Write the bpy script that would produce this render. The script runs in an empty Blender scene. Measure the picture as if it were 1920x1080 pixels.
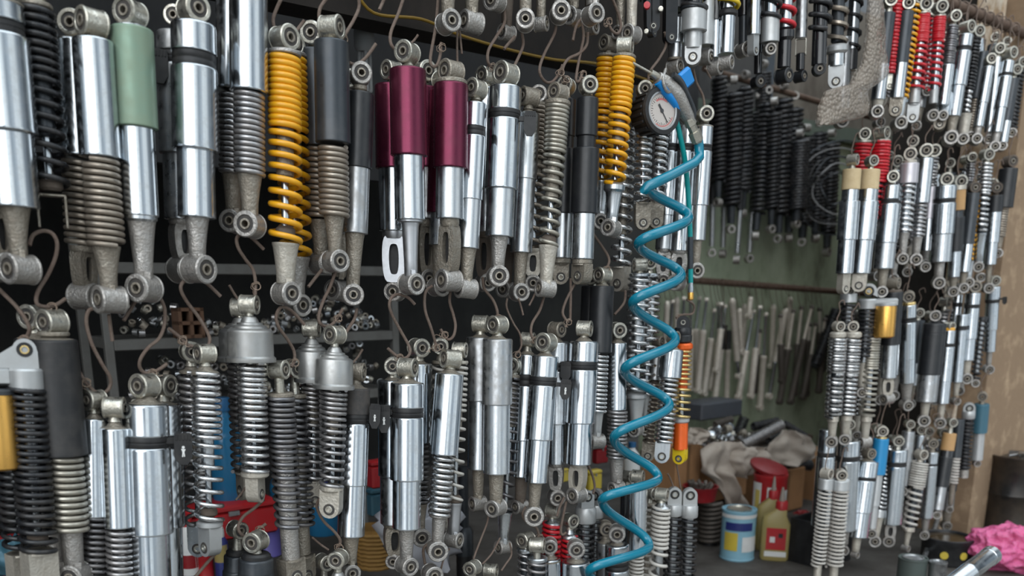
import bpy, math, random
from mathutils import Vector, Matrix, Quaternion, noise as mnoise
random.seed(7)
PI = math.pi
SC = bpy.context.scene
COL = SC.collection
V = Vector

# ------------------------------------------------------------------ camera
PITCH = math.radians(14.0)
FPX = 1700*math.cos(PITCH)                    # focal length in pixels of the 1920 px wide frame
Y0 = 540 + FPX*math.tan(PITCH)                # principal row (lens shifted up)
CAM = V((0, 0, 0.85))
FWD = V((0, math.cos(PITCH), -math.sin(PITCH)))
UP = V((0, math.sin(PITCH), math.cos(PITCH)))
cd = bpy.data.cameras.new('camera')
cam = bpy.data.objects.new('camera', cd); COL.objects.link(cam)
cam.location = CAM
cam.rotation_euler = (PI/2 - PITCH, 0, 0)
cd.sensor_fit = 'HORIZONTAL'; cd.sensor_width = 36
cd.lens = FPX/1920*36
cd.shift_y = (Y0-540)/1920
cd.clip_start = 0.02
cd.dof.use_dof = True; cd.dof.focus_distance = 1.52; cd.dof.aperture_fstop = 3.6
SC.camera = cam

# ------------------------------------------------------------------ world: a bright hazy street seen by the chrome
w = bpy.data.worlds.new('street_sky'); SC.world = w; w.use_nodes = True
nt = w.node_tree; nt.nodes.clear()
def wn(t, **k):
    n = nt.nodes.new(t)
    for a, b in k.items(): setattr(n, a, b)
    return n
tc = wn('ShaderNodeTexCoord')
sep = wn('ShaderNodeSeparateXYZ'); nt.links.new(tc.outputs['Generated'], sep.inputs[0])
zr = wn('ShaderNodeValToRGB')
mp = wn('ShaderNodeMath', operation='MULTIPLY_ADD'); mp.inputs[1].default_value = .5; mp.inputs[2].default_value = .5
nt.links.new(sep.outputs[2], mp.inputs[0]); nt.links.new(mp.outputs[0], zr.inputs[0])
e = zr.color_ramp.elements
e[0].position = 0; e[0].color = (.20, .19, .18, 1)
e[1].position = 1; e[1].color = (1.35, 1.55, 1.7, 1)
for p, c in ((.46, (.30, .29, .28, 1)), (.60, (.95, .98, 1.0, 1)), (.80, (1.25, 1.3, 1.32, 1))):
    x = e.new(p); x.color = c
# house fronts across the street: vertical strips light and dark near the horizon
mpn = wn('ShaderNodeMapping'); mpn.inputs['Scale'].default_value = (3.0, 3.0, .55)
nt.links.new(tc.outputs['Generated'], mpn.inputs[0])
nz = wn('ShaderNodeTexNoise'); nz.inputs['Scale'].default_value = 1.0; nz.inputs['Detail'].default_value = 3
nt.links.new(mpn.outputs[0], nz.inputs[0])
hr = wn('ShaderNodeValToRGB'); nt.links.new(nz.outputs[0], hr.inputs[0])
h = hr.color_ramp.elements
h[0].position = .34; h[0].color = (.06, .075, .09, 1)
h[1].position = .66; h[1].color = (1.1, 1.18, 1.2, 1)
for p, c in ((.44, (.23, .28, .33, 1)), (.53, (.52, .60, .67, 1))):
    x = h.new(p); x.color = c
band = wn('ShaderNodeValToRGB'); nt.links.new(mp.outputs[0], band.inputs[0])
b = band.color_ramp.elements
b[0].position = .36; b[0].color = (0, 0, 0, 1)
b[1].position = .90; b[1].color = (0, 0, 0, 1)
for p in (.465, .78):
    x = b.new(p); x.color = (1, 1, 1, 1)
# the street side is bright, the flanks along the shop fronts are dimmer
dt = wn('ShaderNodeVectorMath', operation='DOT_PRODUCT'); dt.inputs[1].default_value = (.50, -.866, 0)
nt.links.new(tc.outputs['Generated'], dt.inputs[0])
dr = wn('ShaderNodeMapRange', interpolation_type='SMOOTHSTEP'); dr.inputs[1].default_value = -.15; dr.inputs[2].default_value = .95; dr.inputs[3].default_value = .20; dr.inputs[4].default_value = .84
nt.links.new(dt.outputs['Value'], dr.inputs[0])
hs = wn('ShaderNodeMix', data_type='RGBA', blend_type='MULTIPLY'); hs.inputs[0].default_value = 1
nt.links.new(hr.outputs[0], hs.inputs[6]); nt.links.new(dr.outputs[0], hs.inputs[7])
mx = wn('ShaderNodeMix', data_type='RGBA')
nt.links.new(band.outputs[0], mx.inputs[0]); nt.links.new(zr.outputs[0], mx.inputs[6]); nt.links.new(hs.outputs[2], mx.inputs[7])
bg = wn('ShaderNodeBackground'); bg.inputs[1].default_value = 1.0
nt.links.new(mx.outputs[2], bg.inputs[0])
wo = wn('ShaderNodeOutputWorld'); nt.links.new(bg.outputs[0], wo.inputs[0])

# soft sun high over the street behind the camera
sd = bpy.data.lights.new('sun', 'SUN'); sd.energy = .95; sd.angle = math.radians(48); sd.color = (.97, .99, 1)
so = bpy.data.objects.new('sun', sd); COL.objects.link(so)
so.rotation_euler = V((.16, .85, -.42)).to_track_quat('-Z', 'Y').to_euler()

SC.view_settings.view_transform = 'Standard'
SC.view_settings.look = 'None'
SC.view_settings.gamma = 1
SC.view_settings.exposure = 0.55
SC.cycles.use_denoising = True
SC.cycles.max_bounces = 7
SC.cycles.glossy_bounces = 5
SC.cycles.diffuse_bounces = 3
SC.cycles.transparent_max_bounces = 6
SC.cycles.caustics_reflective = False
SC.cycles.caustics_refractive = False

# ------------------------------------------------------------------ the curtain plane and pixel helpers
U = V((0.784, 0.621, 0)); U.normalize()        # along the row of shocks, left to right
N = V((-U.y, U.x, 0))                          # into the shop
PC = N.dot(V((-0.51, 1.22, 0)))
RX = V((1, 0, 0))
def ray(x, y): return (FWD*FPX + RX*(x-960) - UP*(y-Y0))
def at(x, y, off=0.0):                         # point of the plane `off` metres behind the curtain
    d = ray(x, y); t = (PC+off)/N.dot(d)
    return CAM + d*t
def atz(x, y, z):
    d = ray(x, y); return CAM + d*((z-CAM.z)/d.z)
def atd(x, y, dep):
    d = ray(x, y); return CAM + d*(dep/d.y)
def mpp(p): return (p-CAM).dot(FWD)/FPX        # metres per pixel at a point

# ------------------------------------------------------------------ materials
MATS = {}
def mat(name, col, metal=0., rough=.5, dust=0., dustcol=(.30, .25, .20), scale=18., bump=0., rvar=.12, coat=0., det=5, streak=0):
    m = bpy.data.materials.new(name); m.use_nodes = True
    t = m.node_tree; p = t.nodes['Principled BSDF']
    p.inputs['Metallic'].default_value = metal
    p.inputs['Coat Weight'].default_value = coat
    g = t.nodes.new('ShaderNodeNewGeometry')
    n = t.nodes.new('ShaderNodeTexNoise'); n.inputs['Scale'].default_value = scale; n.inputs['Detail'].default_value = det
    n.inputs['Roughness'].default_value = .65
    t.links.new(g.outputs['Position'], n.inputs['Vector'])
    r = t.nodes.new('ShaderNodeValToRGB'); t.links.new(n.outputs[0], r.inputs[0])
    lo = .66-dust*.55
    r.color_ramp.elements[0].position = max(0, lo-.12); r.color_ramp.elements[0].color = (0, 0, 0, 1)
    r.color_ramp.elements[1].position = min(1, lo+.16); r.color_ramp.elements[1].color = (1, 1, 1, 1)
    k = t.nodes.new('ShaderNodeMath'); k.operation = 'MULTIPLY'; k.inputs[1].default_value = min(1, dust*1.25)
    t.links.new(r.outputs[0], k.inputs[0])
    mc = t.nodes.new('ShaderNodeMix'); mc.data_type = 'RGBA'
    mc.inputs[6].default_value = (*col, 1); mc.inputs[7].default_value = (*dustcol, 1)
    t.links.new(k.outputs[0], mc.inputs[0]); t.links.new(mc.outputs[2], p.inputs['Base Color'])
    if metal > 0:
        mm = t.nodes.new('ShaderNodeMath'); mm.operation = 'MULTIPLY_ADD'
        mm.inputs[1].default_value = -metal*.8; mm.inputs[2].default_value = metal
        t.links.new(k.outputs[0], mm.inputs[0]); t.links.new(mm.outputs[0], p.inputs['Metallic'])
    n2 = t.nodes.new('ShaderNodeTexNoise'); n2.inputs['Scale'].default_value = scale*3.1; n2.inputs['Detail'].default_value = 3
    if streak:
        mp2 = t.nodes.new('ShaderNodeMapping'); mp2.inputs['Scale'].default_value = (1, 1, streak)
        t.links.new(g.outputs['Position'], mp2.inputs[0]); t.links.new(mp2.outputs[0], n2.inputs['Vector'])
        n2.inputs['Scale'].default_value = 190
    else: t.links.new(g.outputs['Position'], n2.inputs['Vector'])
    rr = t.nodes.new('ShaderNodeMath'); rr.operation = 'MULTIPLY_ADD'; rr.inputs[1].default_value = rvar*2; rr.inputs[2].default_value = max(0.02, rough-rvar)
    t.links.new(n2.outputs[0], rr.inputs[0])
    ra = t.nodes.new('ShaderNodeMath'); ra.operation = 'MULTIPLY_ADD'; ra.inputs[1].default_value = .35; ra.use_clamp = True
    t.links.new(k.outputs[0], ra.inputs[0]); t.links.new(rr.outputs[0], ra.inputs[2]); t.links.new(ra.outputs[0], p.inputs['Roughness'])
    if bump:
        bn = t.nodes.new('ShaderNodeBump'); bn.inputs['Strength'].default_value = bump; bn.inputs['Distance'].default_value = .004
        t.links.new(n2.outputs[0], bn.inputs['Height']); t.links.new(bn.outputs[0], p.inputs['Normal'])
    MATS[name] = m
    return m
mat('chr', (.56, .595, .625), 1, .18, .15, (.30, .27, .23), 60, rvar=.10, streak=.06)
mat('chd', (.44, .455, .47), 1, .27, .30, (.26, .23, .19), 70, rvar=.12, streak=.06)
mat('alu', (.55, .575, .595), 1, .28, .16, (.30, .27, .23), 60, rvar=.13, streak=.06)
mat('cup', (.46, .46, .45), .9, .40, .2, (.28, .25, .21), 60)
mat('bri', (.56, .57, .59), 1, .38, .12, (.35, .31, .26), 60)
mat('cast', (.52, .50, .475), .9, .34, .38, (.17, .14, .11), 95, .35)
mat('dust', (.40, .365, .31), .85, .36, .46, (.18, .145, .105), 90, .4)
mat('dirt', (.17, .145, .12), .4, .6, .55, (.12, .09, .07), 45, .3)
mat('zinc', (.60, .58, .51), 1, .26, .36, (.20, .165, .115), 85, .2)
mat('cream', (.58, .54, .47), .55, .40, .30, (.24, .195, .14), 80, .25)
mat('blk', (.014, .015, .017), 0, .34, .14, (.09, .085, .08), 30, rvar=.12)
mat('gls', (.012, .012, .014), 0, .16, .05, (.1, .1, .1), 22, coat=.5)
mat('rub', (.014, .014, .015), 0, .48, .2, (.10, .09, .08), 40)
mat('rubr', (.035, .034, .034), 0, .55, .36, (.12, .10, .085), 70)
mat('gun', (.055, .062, .07), .55, .32, .22, (.13, .125, .12), 22, rvar=.12)
mat('ste', (.46, .455, .46), 1, .25, .32, (.20, .155, .12), 46)
mat('sil', (.72, .72, .72), 1, .25, .12, (.36, .32, .27), 46)
mat('std', (.20, .20, .21), .9, .3, .3, (.19, .155, .125), 46)
mat('brz', (.42, .37, .31), .95, .28, .42, (.19, .145, .105), 46)
mat('grn_steel', (.50, .475, .41), .9, .30, .35, (.25, .205, .15), 46)
mat('bks', (.020, .021, .024), .1, .28, .2, (.15, .13, .11), 40)
mat('wht', (.62, .59, .54), .1, .42, .22, (.34, .29, .22), 40)
mat('yel', (.86, .41, .012), 0, .33, .14, (.36, .17, .03), 60, coat=.25)
mat('yl2', (.85, .60, .02), 0, .3, .08, (.3, .2, .05), 60, coat=.3)
mat('red', (.62, .018, .03), 0, .32, .14, (.25, .03, .03), 50, coat=.25)
mat('mar', (.15, .026, .055), .8, .27, .16, (.09, .03, .035), 22, rvar=.08)
mat('mint', (.20, .31, .235), .35, .32, .42, (.23, .27, .18), 20, rvar=.1)
mat('gold', (.72, .40, .10), .9, .3, .1, (.4, .25, .08), 30)
mat('org', (.85, .13, .015), .3, .3, .2, (.4, .08, .02), 40)
mat('blue', (.02, .25, .52), .2, .35, .15, (.06, .2, .35), 30)
mat('teal', (.0, .20, .30), .0, .2, .04, (.04, .17, .22), 30, coat=.5)
mat('tealb', (.05, .14, .19), .2, .4, .2, (.1, .16, .18), 30)
mat('brn', (.50, .29, .12), 0, .6, .3, (.40, .24, .11), 60)
mat('crm', (.62, .48, .28), 0, .55, .35, (.48, .34, .18), 60)
mat('lil', (.60, .57, .60), .6, .35, .12, (.4, .38, .36), 30)
mat('gcol', (.78, .58, .25), .9, .28, .2, (.40, .26, .1), 40)
mat('hook', (.15, .10, .078), .25, .6, .5, (.20, .155, .125), 70, .4)
mat('wire', (.36, .28, .22), .6, .45, .4, (.25, .17, .12), 80)
mat('white', (.78, .78, .76), 0, .5, .1, (.5, .46, .4), 40)
mat('silv', (.52, .53, .53), .6, .38, .2, (.3, .27, .24), 40)

# ------------------------------------------------------------------ mesh builder
class MB:
    def __init__(s): s.v = []; s.f = []; s.m = []
    def add(s, vs, fs, mi=0):
        o = len(s.v); s.v.extend(vs); s.f.extend([tuple(i+o for i in f) for f in fs]); s.m.extend([mi]*len(fs)); return s
    def lathe(s, prof, seg=28, frame=None, mi=0, sx=1., sy=1.):
        """prof: list of (r, z), frame: Matrix; closed at ends where r==0"""
        vs = []; fs = []; rows = []
        for r, z in prof:
            if r <= 1e-7:
                rows.append([len(vs)]); vs.append(V((0, 0, z)))
            else:
                rows.append(list(range(len(vs), len(vs)+seg)))
                for i in range(seg):
                    a = 2*PI*i/seg; vs.append(V((r*math.cos(a)*sx, r*math.sin(a)*sy, z)))
        for A, B in zip(rows, rows[1:]):
            if len(A) == 1 and len(B) == 1: continue
            for i in range(seg):
                j = (i+1) % seg
                if len(A) == 1: fs.append((A[0], B[j], B[i]))
                elif len(B) == 1: fs.append((A[i], A[j], B[0]))
                else: fs.append((A[i], A[j], B[j], B[i]))
        # profile runs upwards: flip
        if prof[0][1] < prof[-1][1]: pass
        else: fs = [tuple(reversed(f)) for f in fs]
        if frame is not None: vs = [frame @ q for q in vs]
        return s.add(vs, fs, mi)
    def tube(s, pts, r, seg=8, closed=False, mi=0, caps=True):
        n = len(pts); pts = [V(p) for p in pts]
        rad = r if isinstance(r, (list, tuple)) else [r]*n
        vs = []; fs = []
        T = []
        for i in range(n):
            a = pts[i-1] if (i > 0 or closed) else pts[i]
            c = pts[(i+1) % n] if (i < n-1 or closed) else pts[i]
            d = c-a
            T.append(d.normalized() if d.length > 1e-9 else V((0, 0, 1)))
        ref = V((0, 0, 1)) if abs(T[0].z) < .9 else V((1, 0, 0))
        nx = T[0].cross(ref).normalized()
        for i in range(n):
            if i:
                q = T[i-1].rotation_difference(T[i]); nx = q @ nx
                nx = (nx - T[i]*nx.dot(T[i])).normalized()
            ny = T[i].cross(nx)
            for k in range(seg):
                a = 2*PI*k/seg; vs.append(pts[i] + (nx*math.cos(a)+ny*math.sin(a))*rad[i])
        for i in range(n-1 if not closed else n):
            i2 = (i+1) % n
            for k in range(seg):
                k2 = (k+1) % seg
                fs.append((i*seg+k, i*seg+k2, i2*seg+k2, i2*seg+k))
        if caps and not closed:
            fs.append(tuple(reversed(range(seg)))); fs.append(tuple(range((n-1)*seg, n*seg)))
        return s.add(vs, fs, mi)
    def box(s, c, sz, frame=None, mi=0, bev=0.):
        c = V(c); x, y, z = sz[0]/2, sz[1]/2, sz[2]/2
        if bev <= 0:
            vs = [c+V((i*x, j*y, k*z)) for k in (-1, 1) for j in (-1, 1) for i in (-1, 1)]
            fs = [(0, 2, 3, 1), (4, 5, 7, 6), (0, 1, 5, 4), (2, 6, 7, 3), (0, 4, 6, 2), (1, 3, 7, 5)]
        else:
            b = min(bev, x*.9, y*.9, z*.9)
            pr = []
            lay = [(-z, b), (-z+b, 0), (z-b, 0), (z, b)]
            vs = []
            for zz, q in lay:
                X, Y = x-q, y-q
                for (px, py) in ((-X+b, -Y), (X-b, -Y), (X, -Y+b), (X, Y-b), (X-b, Y), (-X+b, Y), (-X, Y-b), (-X, -Y+b)):
                    vs.append(c+V((px, py, zz)))
            fs = [tuple(reversed(range(8))), tuple(range(24, 32))]
            for l in range(3):
                for k in range(8):
                    k2 = (k+1) % 8
                    fs.append((l*8+k, l*8+k2, l*8+8+k2, l*8+8+k))
        if frame is not None: vs = [frame @ q for q in vs]
        return s.add(vs, fs, mi)
    def ring(s, ro, ri, h, frame, seg=24, mi=0, bev=.12):
        b = (ro-ri)*bev+1e-5
        pr = [(ri, -h+b), (ri+b, -h), (ro-b, -h), (ro, -h+b), (ro, h-b), (ro-b, h), (ri+b, h), (ri, h-b), (ri, -h+b)]
        o = []
        vs = []; fs = []
        for r, z in pr[:-1]:
            for i in range(seg):
                a = 2*PI*i/seg; vs.append(frame @ V((r*math.cos(a), r*math.sin(a), z)))
        m = len(pr)-1
        for q in range(m):
            q2 = (q+1) % m
            for i in range(seg):
                j = (i+1) % seg
                fs.append((q*seg+i, q*seg+j, q2*seg+j, q2*seg+i))
        return s.add(vs, fs, mi)
    def plate(s, outline, th, frame, hole=None, mi=0):
        """outline (and hole, same point count) as 2-D points in the frame's x,z plane; thickness along y"""
        n = len(outline); vs = []
        for y in (-th/2, th/2):
            for p in outline: vs.append(frame @ V((p[0], y, p[1])))
        fs = []
        for i in range(n):
            j = (i+1) % n; fs.append((i, j, n+j, n+i))
        if hole is None:
            fs.append(tuple(reversed(range(n)))); fs.append(tuple(range(n, 2*n)))
        else:
            for y in (-th/2, th/2):
                for p in hole: vs.append(frame @ V((p[0], y, p[1])))
            for i in range(n):
                j = (i+1) % n
                fs.append((2*n+i, 3*n+i, 3*n+j, 2*n+j))
                fs.append((i, 2*n+i, 2*n+j, j))
                fs.append((n+i, n+j, 3*n+j, 3*n+i))
        return s.add(vs, fs, mi)
    def loft(s, rows, mi=0, cap=True):
        n = len(rows[0]); vs = [p for r in rows for p in r]; fs = []
        for a in range(len(rows)-1):
            for i in range(n):
                j = (i+1) % n; fs.append((a*n+i, a*n+j, a*n+n+j, a*n+n+i))
        if cap: fs.append(tuple(reversed(range(n)))); fs.append(tuple(range((len(rows)-1)*n, len(rows)*n)))
        return s.add(vs, fs, mi)
    def build(s, name, mats, parent=None, smooth=True, sharp=38):
        me = bpy.data.meshes.new(name)
        me.from_pydata([tuple(p) for p in s.v], [], s.f)
        ms = mats if isinstance(mats, (list, tuple)) else [mats]
        for q in ms: me.materials.append(MATS[q] if isinstance(q, str) else q)
        if len(ms) > 1: me.polygons.foreach_set('material_index', s.m)
        import bmesh
        bm = bmesh.new(); bm.from_mesh(me); bmesh.ops.recalc_face_normals(bm, faces=bm.faces); bm.to_mesh(me); bm.free()
        if smooth:
            me.polygons.foreach_set('use_smooth', [True]*len(me.polygons))
            me.set_sharp_from_angle(angle=math.radians(sharp))
        me.update()
        o = bpy.data.objects.new(name, me); COL.objects.link(o)
        if parent is not None: o.parent = parent
        return o
def tag(o, label=None, cat=None, group=None, kind=None):
    if label: o['label'] = label
    if cat: o['category'] = cat
    if group: o['group'] = group
    if kind: o['kind'] = kind
    return o
def empty(name, label=None, cat=None, loc=(0, 0, 0), group=None, M=None):
    o = bpy.data.objects.new(name, None); COL.objects.link(o)
    o.empty_display_size = .02
    if M is not None: o.matrix_world = M
    else: o.location = loc
    tag(o, label, cat, group); return o
def frame_z(axis, origin=V((0, 0, 0)), xhint=None):
    z = V(axis).normalized()
    x = V(xhint) if xhint is not None else (V((0, 0, 1)) if abs(z.z) < .9 else V((1, 0, 0)))
    x = (x - z*x.dot(z)).normalized(); y = z.cross(x)
    M = Matrix((x, y, z)).transposed().to_4x4(); M.translation = origin
    return M
def smooth_path(pts, sub=6):
    P = [V(p) for p in pts]; out = []
    n = len(P)
    for i in range(n-1):
        p0 = P[max(0, i-1)]; p1 = P[i]; p2 = P[i+1]; p3 = P[min(n-1, i+2)]
        for k in range(sub):
            t = k/sub
            out.append(.5*((2*p1)+(p2-p0)*t+(2*p0-5*p1+4*p2-p3)*t*t+(3*p1-p0-3*p2+p3)*t**3))
    out.append(P[-1]); return out
# ------------------------------------------------------------------ shock absorbers
LAYER = 0.062
SHOCKS = []
NUMW = ['zero', 'one', 'two', 'three', 'four', 'five', 'six', 'seven', 'eight', 'nine', 'ten', 'eleven', 'twelve']
ORD = ['leftmost', 'second', 'third', 'fourth', 'fifth', 'sixth', 'seventh', 'eighth', 'ninth', 'tenth', 'eleventh', 'twelfth']

def eye_part(mb_parent, root, z, r, ang, m, small, stem=None, h=None, name='top_eye'):
    a = math.radians(ang)
    F = frame_z((math.sin(a), -math.cos(a), 0), V((0, 0, z)))
    seg = 16 if small else 26
    if h is None: h = .92*r
    mb = MB(); mb.ring(r, r*.70, h, F, seg)
    # waisted barrel: collar beads at both ends
    if not small:
        for q in (-1, 1):
            G = F.copy(); G.translation = F @ V((0, 0, q*h*.86)); mb.ring(r*1.05, r*.74, h*.13, G, seg, bev=.3)
    if stem: mb.lathe([(0, stem[0]), (stem[2], stem[0]), (stem[3], stem[1]), (0, stem[1])], 14, V and Matrix.Identity(4))
    o = mb.build(name, m, root)
    mb = MB(); mb.ring(r*.72, r*.36, h*.90, F, seg, 0); mb.ring(r*.43, r*.27, h*1.02, F, 14, 1)
    mb.build('bushing', ['rubr', 'dust'], o)
    return o

def shock(row, x1, y1, x2, y2, L, look, toks):
    P1 = at(x1, y1, L*LAYER); P2 = at(x2, y2, L*LAYER)
    d1 = (P1-CAM).dot(FWD); d2 = (P2-CAM).dot(FWD)
    Lw = (P1-P2).length
    zx = (P1-P2).normalized()
    mid = (P1+P2)/2
    toc = (CAM-mid); toc = (toc - zx*toc.dot(zx)).normalized()
    yx = -toc; xx = yx.cross(zx)
    M = Matrix((xx, yx, zx)).transposed().to_4x4(); M.translation = P2
    root = empty('shock_absorber', M=M)
    small = x1 > 1560
    tiny = small
    wf = 1.16 if small and row in 'CDEF' else 1.0
    def fr(y):
        s = (y-y1)/(y2-y1)
        t = s*d1/max(1e-6, (s*d1+(1-s)*d2)); return t
    def Z(y): return Lw*(1-fr(y))
    def S(y):
        t = fr(y); return (d1+(d2-d1)*t)/FPX*wf
    I = None
    seg = 18 if small else 30
    tk = [t for t in toks.split()]
    parsed = []
    for t in tk:
        k = t[0]; b = t[1:]; mm = None
        if ':' in b: b, mm = b.split(':')
        nums = [float(q) for q in b.split(',')] if b else []
        parsed.append((k, nums, mm))
    ystart = [p[1][0] for p in parsed if p[0] in 'cdskbraAUpVG' and p[1]]
    ytop = min(ystart) if ystart else y1
    for k, q, m in parsed:
        if k == 'e':
            r = q[0]*S(y1)/wf**.5; ang = q[1] if len(q) > 1 else 0
            st = None
            if ytop > y1: st = (Z(ytop+2), Lw-r*.75, r*.62, r*.42)
            eye_part(None, root, Lw, r, ang, m or 'zinc', small, st)
        elif k == 'E':
            r = q[0]*S(y2)/wf**.5; ang = q[1] if len(q) > 1 else 0
            h = q[2]*S(y2) if len(q) > 2 else r*1.0
            eye_part(None, root, 0, r, ang, m or 'cast', small, None, h, 'bottom_eye')
        elif k == 'c':
            w0 = q[2]*S(q[0]); w1 = (q[3] if len(q) > 3 else q[2])*S(q[1])
            za, zb = Z(q[0]), Z(q[1]); b = min(w0*.14, (za-zb)*.2)
            pr = [(0, zb), (w1*.90, zb), (w1*.93, zb+b*.25), (w1*1.0, zb+b*.2), (w1*1.012, zb+b*.5), (w1, zb+b*.85), (w0, za-b), (w0*.985, za-b*.45), (w0*.94, za-b*.1), (w0*.88, za), (0, za)]
            MB().lathe(pr, seg).build('cover_tube', m or 'chr', root)
        elif k == 'd':
            w = q[2]*S(q[1]); za, zb = Z(q[0]), Z(q[1]); h = za-zb
            pr = [(0, zb-h*.15), (w, zb-h*.15), (w, zb+h*.08), (w*.93, zb+h*.22), (w*.6, zb+h*.38), (w*.42, zb+h*.75), (w*.30, za), (0, za)]
            MB().lathe(pr, seg).build('end_cap', m or 'dust', root)
        elif k == 'p':
            w = q[2]*S(q[0]); za, zb = Z(q[0]), Z(q[1]); b = (za-zb)*.25
            MB().lathe([(0, zb), (w-b, zb), (w, zb+b), (w, za-b), (w-b, za), (0, za)], seg).build('spring_seat', m or 'dust', root)
        elif k == 'k':
            w = q[2]*S(q[0]); za, zb = Z(q[0]), Z(q[1]); h = za-zb
            MB().lathe([(0, zb), (w*.96, zb), (w*1.01, zb+h*.1), (w*1.01, zb+h*.42), (w*.985, zb+h*.46), (w*.985, zb+h*.54), (w*1.01, zb+h*.58), (w*1.01, za-h*.1), (w*.96, za), (0, za)], seg).build('rubber_band', m or 'rub', root)
        elif k == 'K':   # pendant clip of the rubber band: x, y0, y1, half width, emblem
            yc = (q[1]+q[2])/2; s = S(yc); z0, z1 = Z(q[2]), Z(q[1]); h = z1-z0
            # x offset from the axis at that height
            ax = x1+(x2-x1)*(yc-y1)/(y2-y1); dx = (q[0]-ax)*s; wv = q[3]*s
            fz = q[5]*s if len(q) > 5 else -.2*abs(dx)
            mb = MB()
            oc = [(-wv, .25*h), (-.45*wv, 0), (.45*wv, 0), (wv, .25*h), (wv, .86*h), (.8*wv, h), (-.8*wv, h), (-wv, .86*h)]
            F = Matrix.Translation(V((dx, fz, z0)))
            mb.plate(oc, wv*.55, F)
            for i in range(-2, 3):
                mb.box((dx+i*wv*.36, fz-wv*.3, z0+h*.88), (wv*.2, wv*.14, h*.2), bev=wv*.04)
            bx = dx*.55
            mb.box((bx, fz*.5, z0+h*.72), (abs(dx)*.95, wv*.35, h*.22), bev=wv*.08)
            o = mb.build('clip', 'rub', root)
            if len(q) > 4 and q[4]:
                mb = MB(); c = V((dx, fz-wv*.31, z0+h*.42)); u = wv*.5
                Fm = Matrix.Translation(c)
                mb.plate([(math.cos(t*PI/4)*u*.34, u*1.05+math.sin(t*PI/4)*u*.34) for t in range(8)], wv*.06, Fm)
                mb.plate([(-u*.5, u*.7), (-u*.22, -u*.1), (-u*.34, -u*1.2), (-u*.05, -u*1.2), (0, -u*.4), (u*.12, -u*1.2), (u*.36, -u*1.1), (u*.22, -u*.1), (u*.5, u*.6)], wv*.06, Fm)
                mb.build('white_mark', 'white', o, smooth=False)
        elif k == 's':   # y0,y1,w,wire,n1[,ym,n2[,w1]]
            za, zb = Z(q[0]), Z(q[1]); w0 = q[2]; w1 = q[7] if len(q) > 7 else q[2]
            n1 = q[4]; zm = Z(q[5]) if len(q) > 5 and q[5] else None; n2 = q[6] if len(q) > 6 else 0
            tot = n1+n2; spt = 10 if tiny else 22
            npt = int(tot*spt); pts = []
            ph = random.random()*6.28; wire = q[3]*S(q[0])
            for i in range(npt+1):
                c = i/npt*tot
                if zm is None or n2 == 0: z = za+(zb-za)*c/tot
                elif c <= n1: z = za+(zm-za)*c/n1
                else:
                    # ease the pitch in and out of the open part
                    u = (c-n1)/n2; z = zm+(zb-zm)*(u + .10*math.sin(2*PI*u)*.0 + .06*math.sin(PI*u)*(-1 if n1 else 0))
                f = (za-z)/(za-zb); rr = (w0+(w1-w0)*f)*(S(q[0])+(S(q[1])-S(q[0]))*f) - wire
                endk = min(c, tot-c); 
                a = ph+c*2*PI
                pts.append(V((rr*math.cos(a), rr*math.sin(a), z)))
            MB().tube(pts, wire, 5 if tiny else 8).build('spring', m or 'ste', root, sharp=70)
        elif k == 'b' or k == 'r':
            w = q[2]*S(q[0]); za, zb = Z(q[0]), Z(q[1]); b = w*.15
            MB().lathe([(0, zb), (w-b, zb), (w, zb+b), (w, za-b), (w-b, za), (0, za)], 18).build('damper_body' if k == 'b' else 'piston_rod', m or ('dust' if k == 'b' else 'chr'), root)
        elif k == 'a':
            w0 = q[2]*S(q[0]); w1 = q[3]*S(q[1]); za, zb = Z(q[0]), Z(q[1]); h = za-zb
            pr = [(0, zb), (w1*.9, zb), (w1, zb+h*.03), (w1*1.02, zb+h*.3), (w1+(w0-w1)*.45, zb+h*.65), (w0*.93, zb+h*.88), (w0*.97, zb+h*.93), (w0, zb+h*.95), (w0, za), (0, za)]
            mb = MB().lathe(pr, 20, sy=.86)
            if not small:
                mb.box((w1*.35, -w1*.8, zb+h*.04), (w1*.8, w1*.35, h*.2), bev=w1*.1)
            mb.build('lower_arm', m or 'cast', root)
        elif k == 'A':   # slotted arm: y0,y1,w0,w1,angle
            w0 = q[2]*S(q[0]); w1 = q[3]*S(q[1]); za, zb = Z(q[0]), Z(q[1]); h = za-zb
            a = math.radians(q[4]); F = Matrix.Rotation(a, 4, 'Z')
            out = []; ho = []
            n = 24
            for i in range(n):
                t = 2*PI*i/n; c, s_ = math.cos(t), math.sin(t)
                sgn = 1 if c >= 0 else -1
                f = (s_+1)/2
                e = abs(c)**.35*sgn
                ww = w1+(w0-w1)*f**1.5
                out.append((ww*e, zb+h*f*.93))
                fi = .17+.64*f
                wi = (w1+(w0-w1)*fi**1.5)*.42
                ho.append((wi*abs(c)**.5*sgn, zb+h*fi*.93))
            mb = MB().plate(out, w1*1.5, F, hole=ho)
            mb.plate(ho, w1*.3, F, mi=1)
            zt = za
            mb.lathe([(0, zb+h*.86), (w0*.88, zb+h*.86), (w0, zb+h*.92), (w0, zt), (0, zt)], 20)
            mb.build('slotted_arm', [m or 'cast', 'rub'], root)
        elif k == 'U':   # open fork of bent plate: y0,y1,w
            w = q[2]*S(q[0]); za, zb = Z(q[0]), Z(q[1]); th = w*.18; dp = w*.9
            mb = MB()
            mb.box((0, 0, za-th/2), (2*w, dp, th), bev=th*.25)
            for sgn in (-1, 1): mb.box((sgn*(w-th/2), 0, (za+zb)/2), (th, dp, za-zb), bev=th*.25)
            mb.build('fork_bracket', m or 'dust', root)
        elif k == 'V':   # clevis / cast block: y0,y1,w[,angle]
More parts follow.
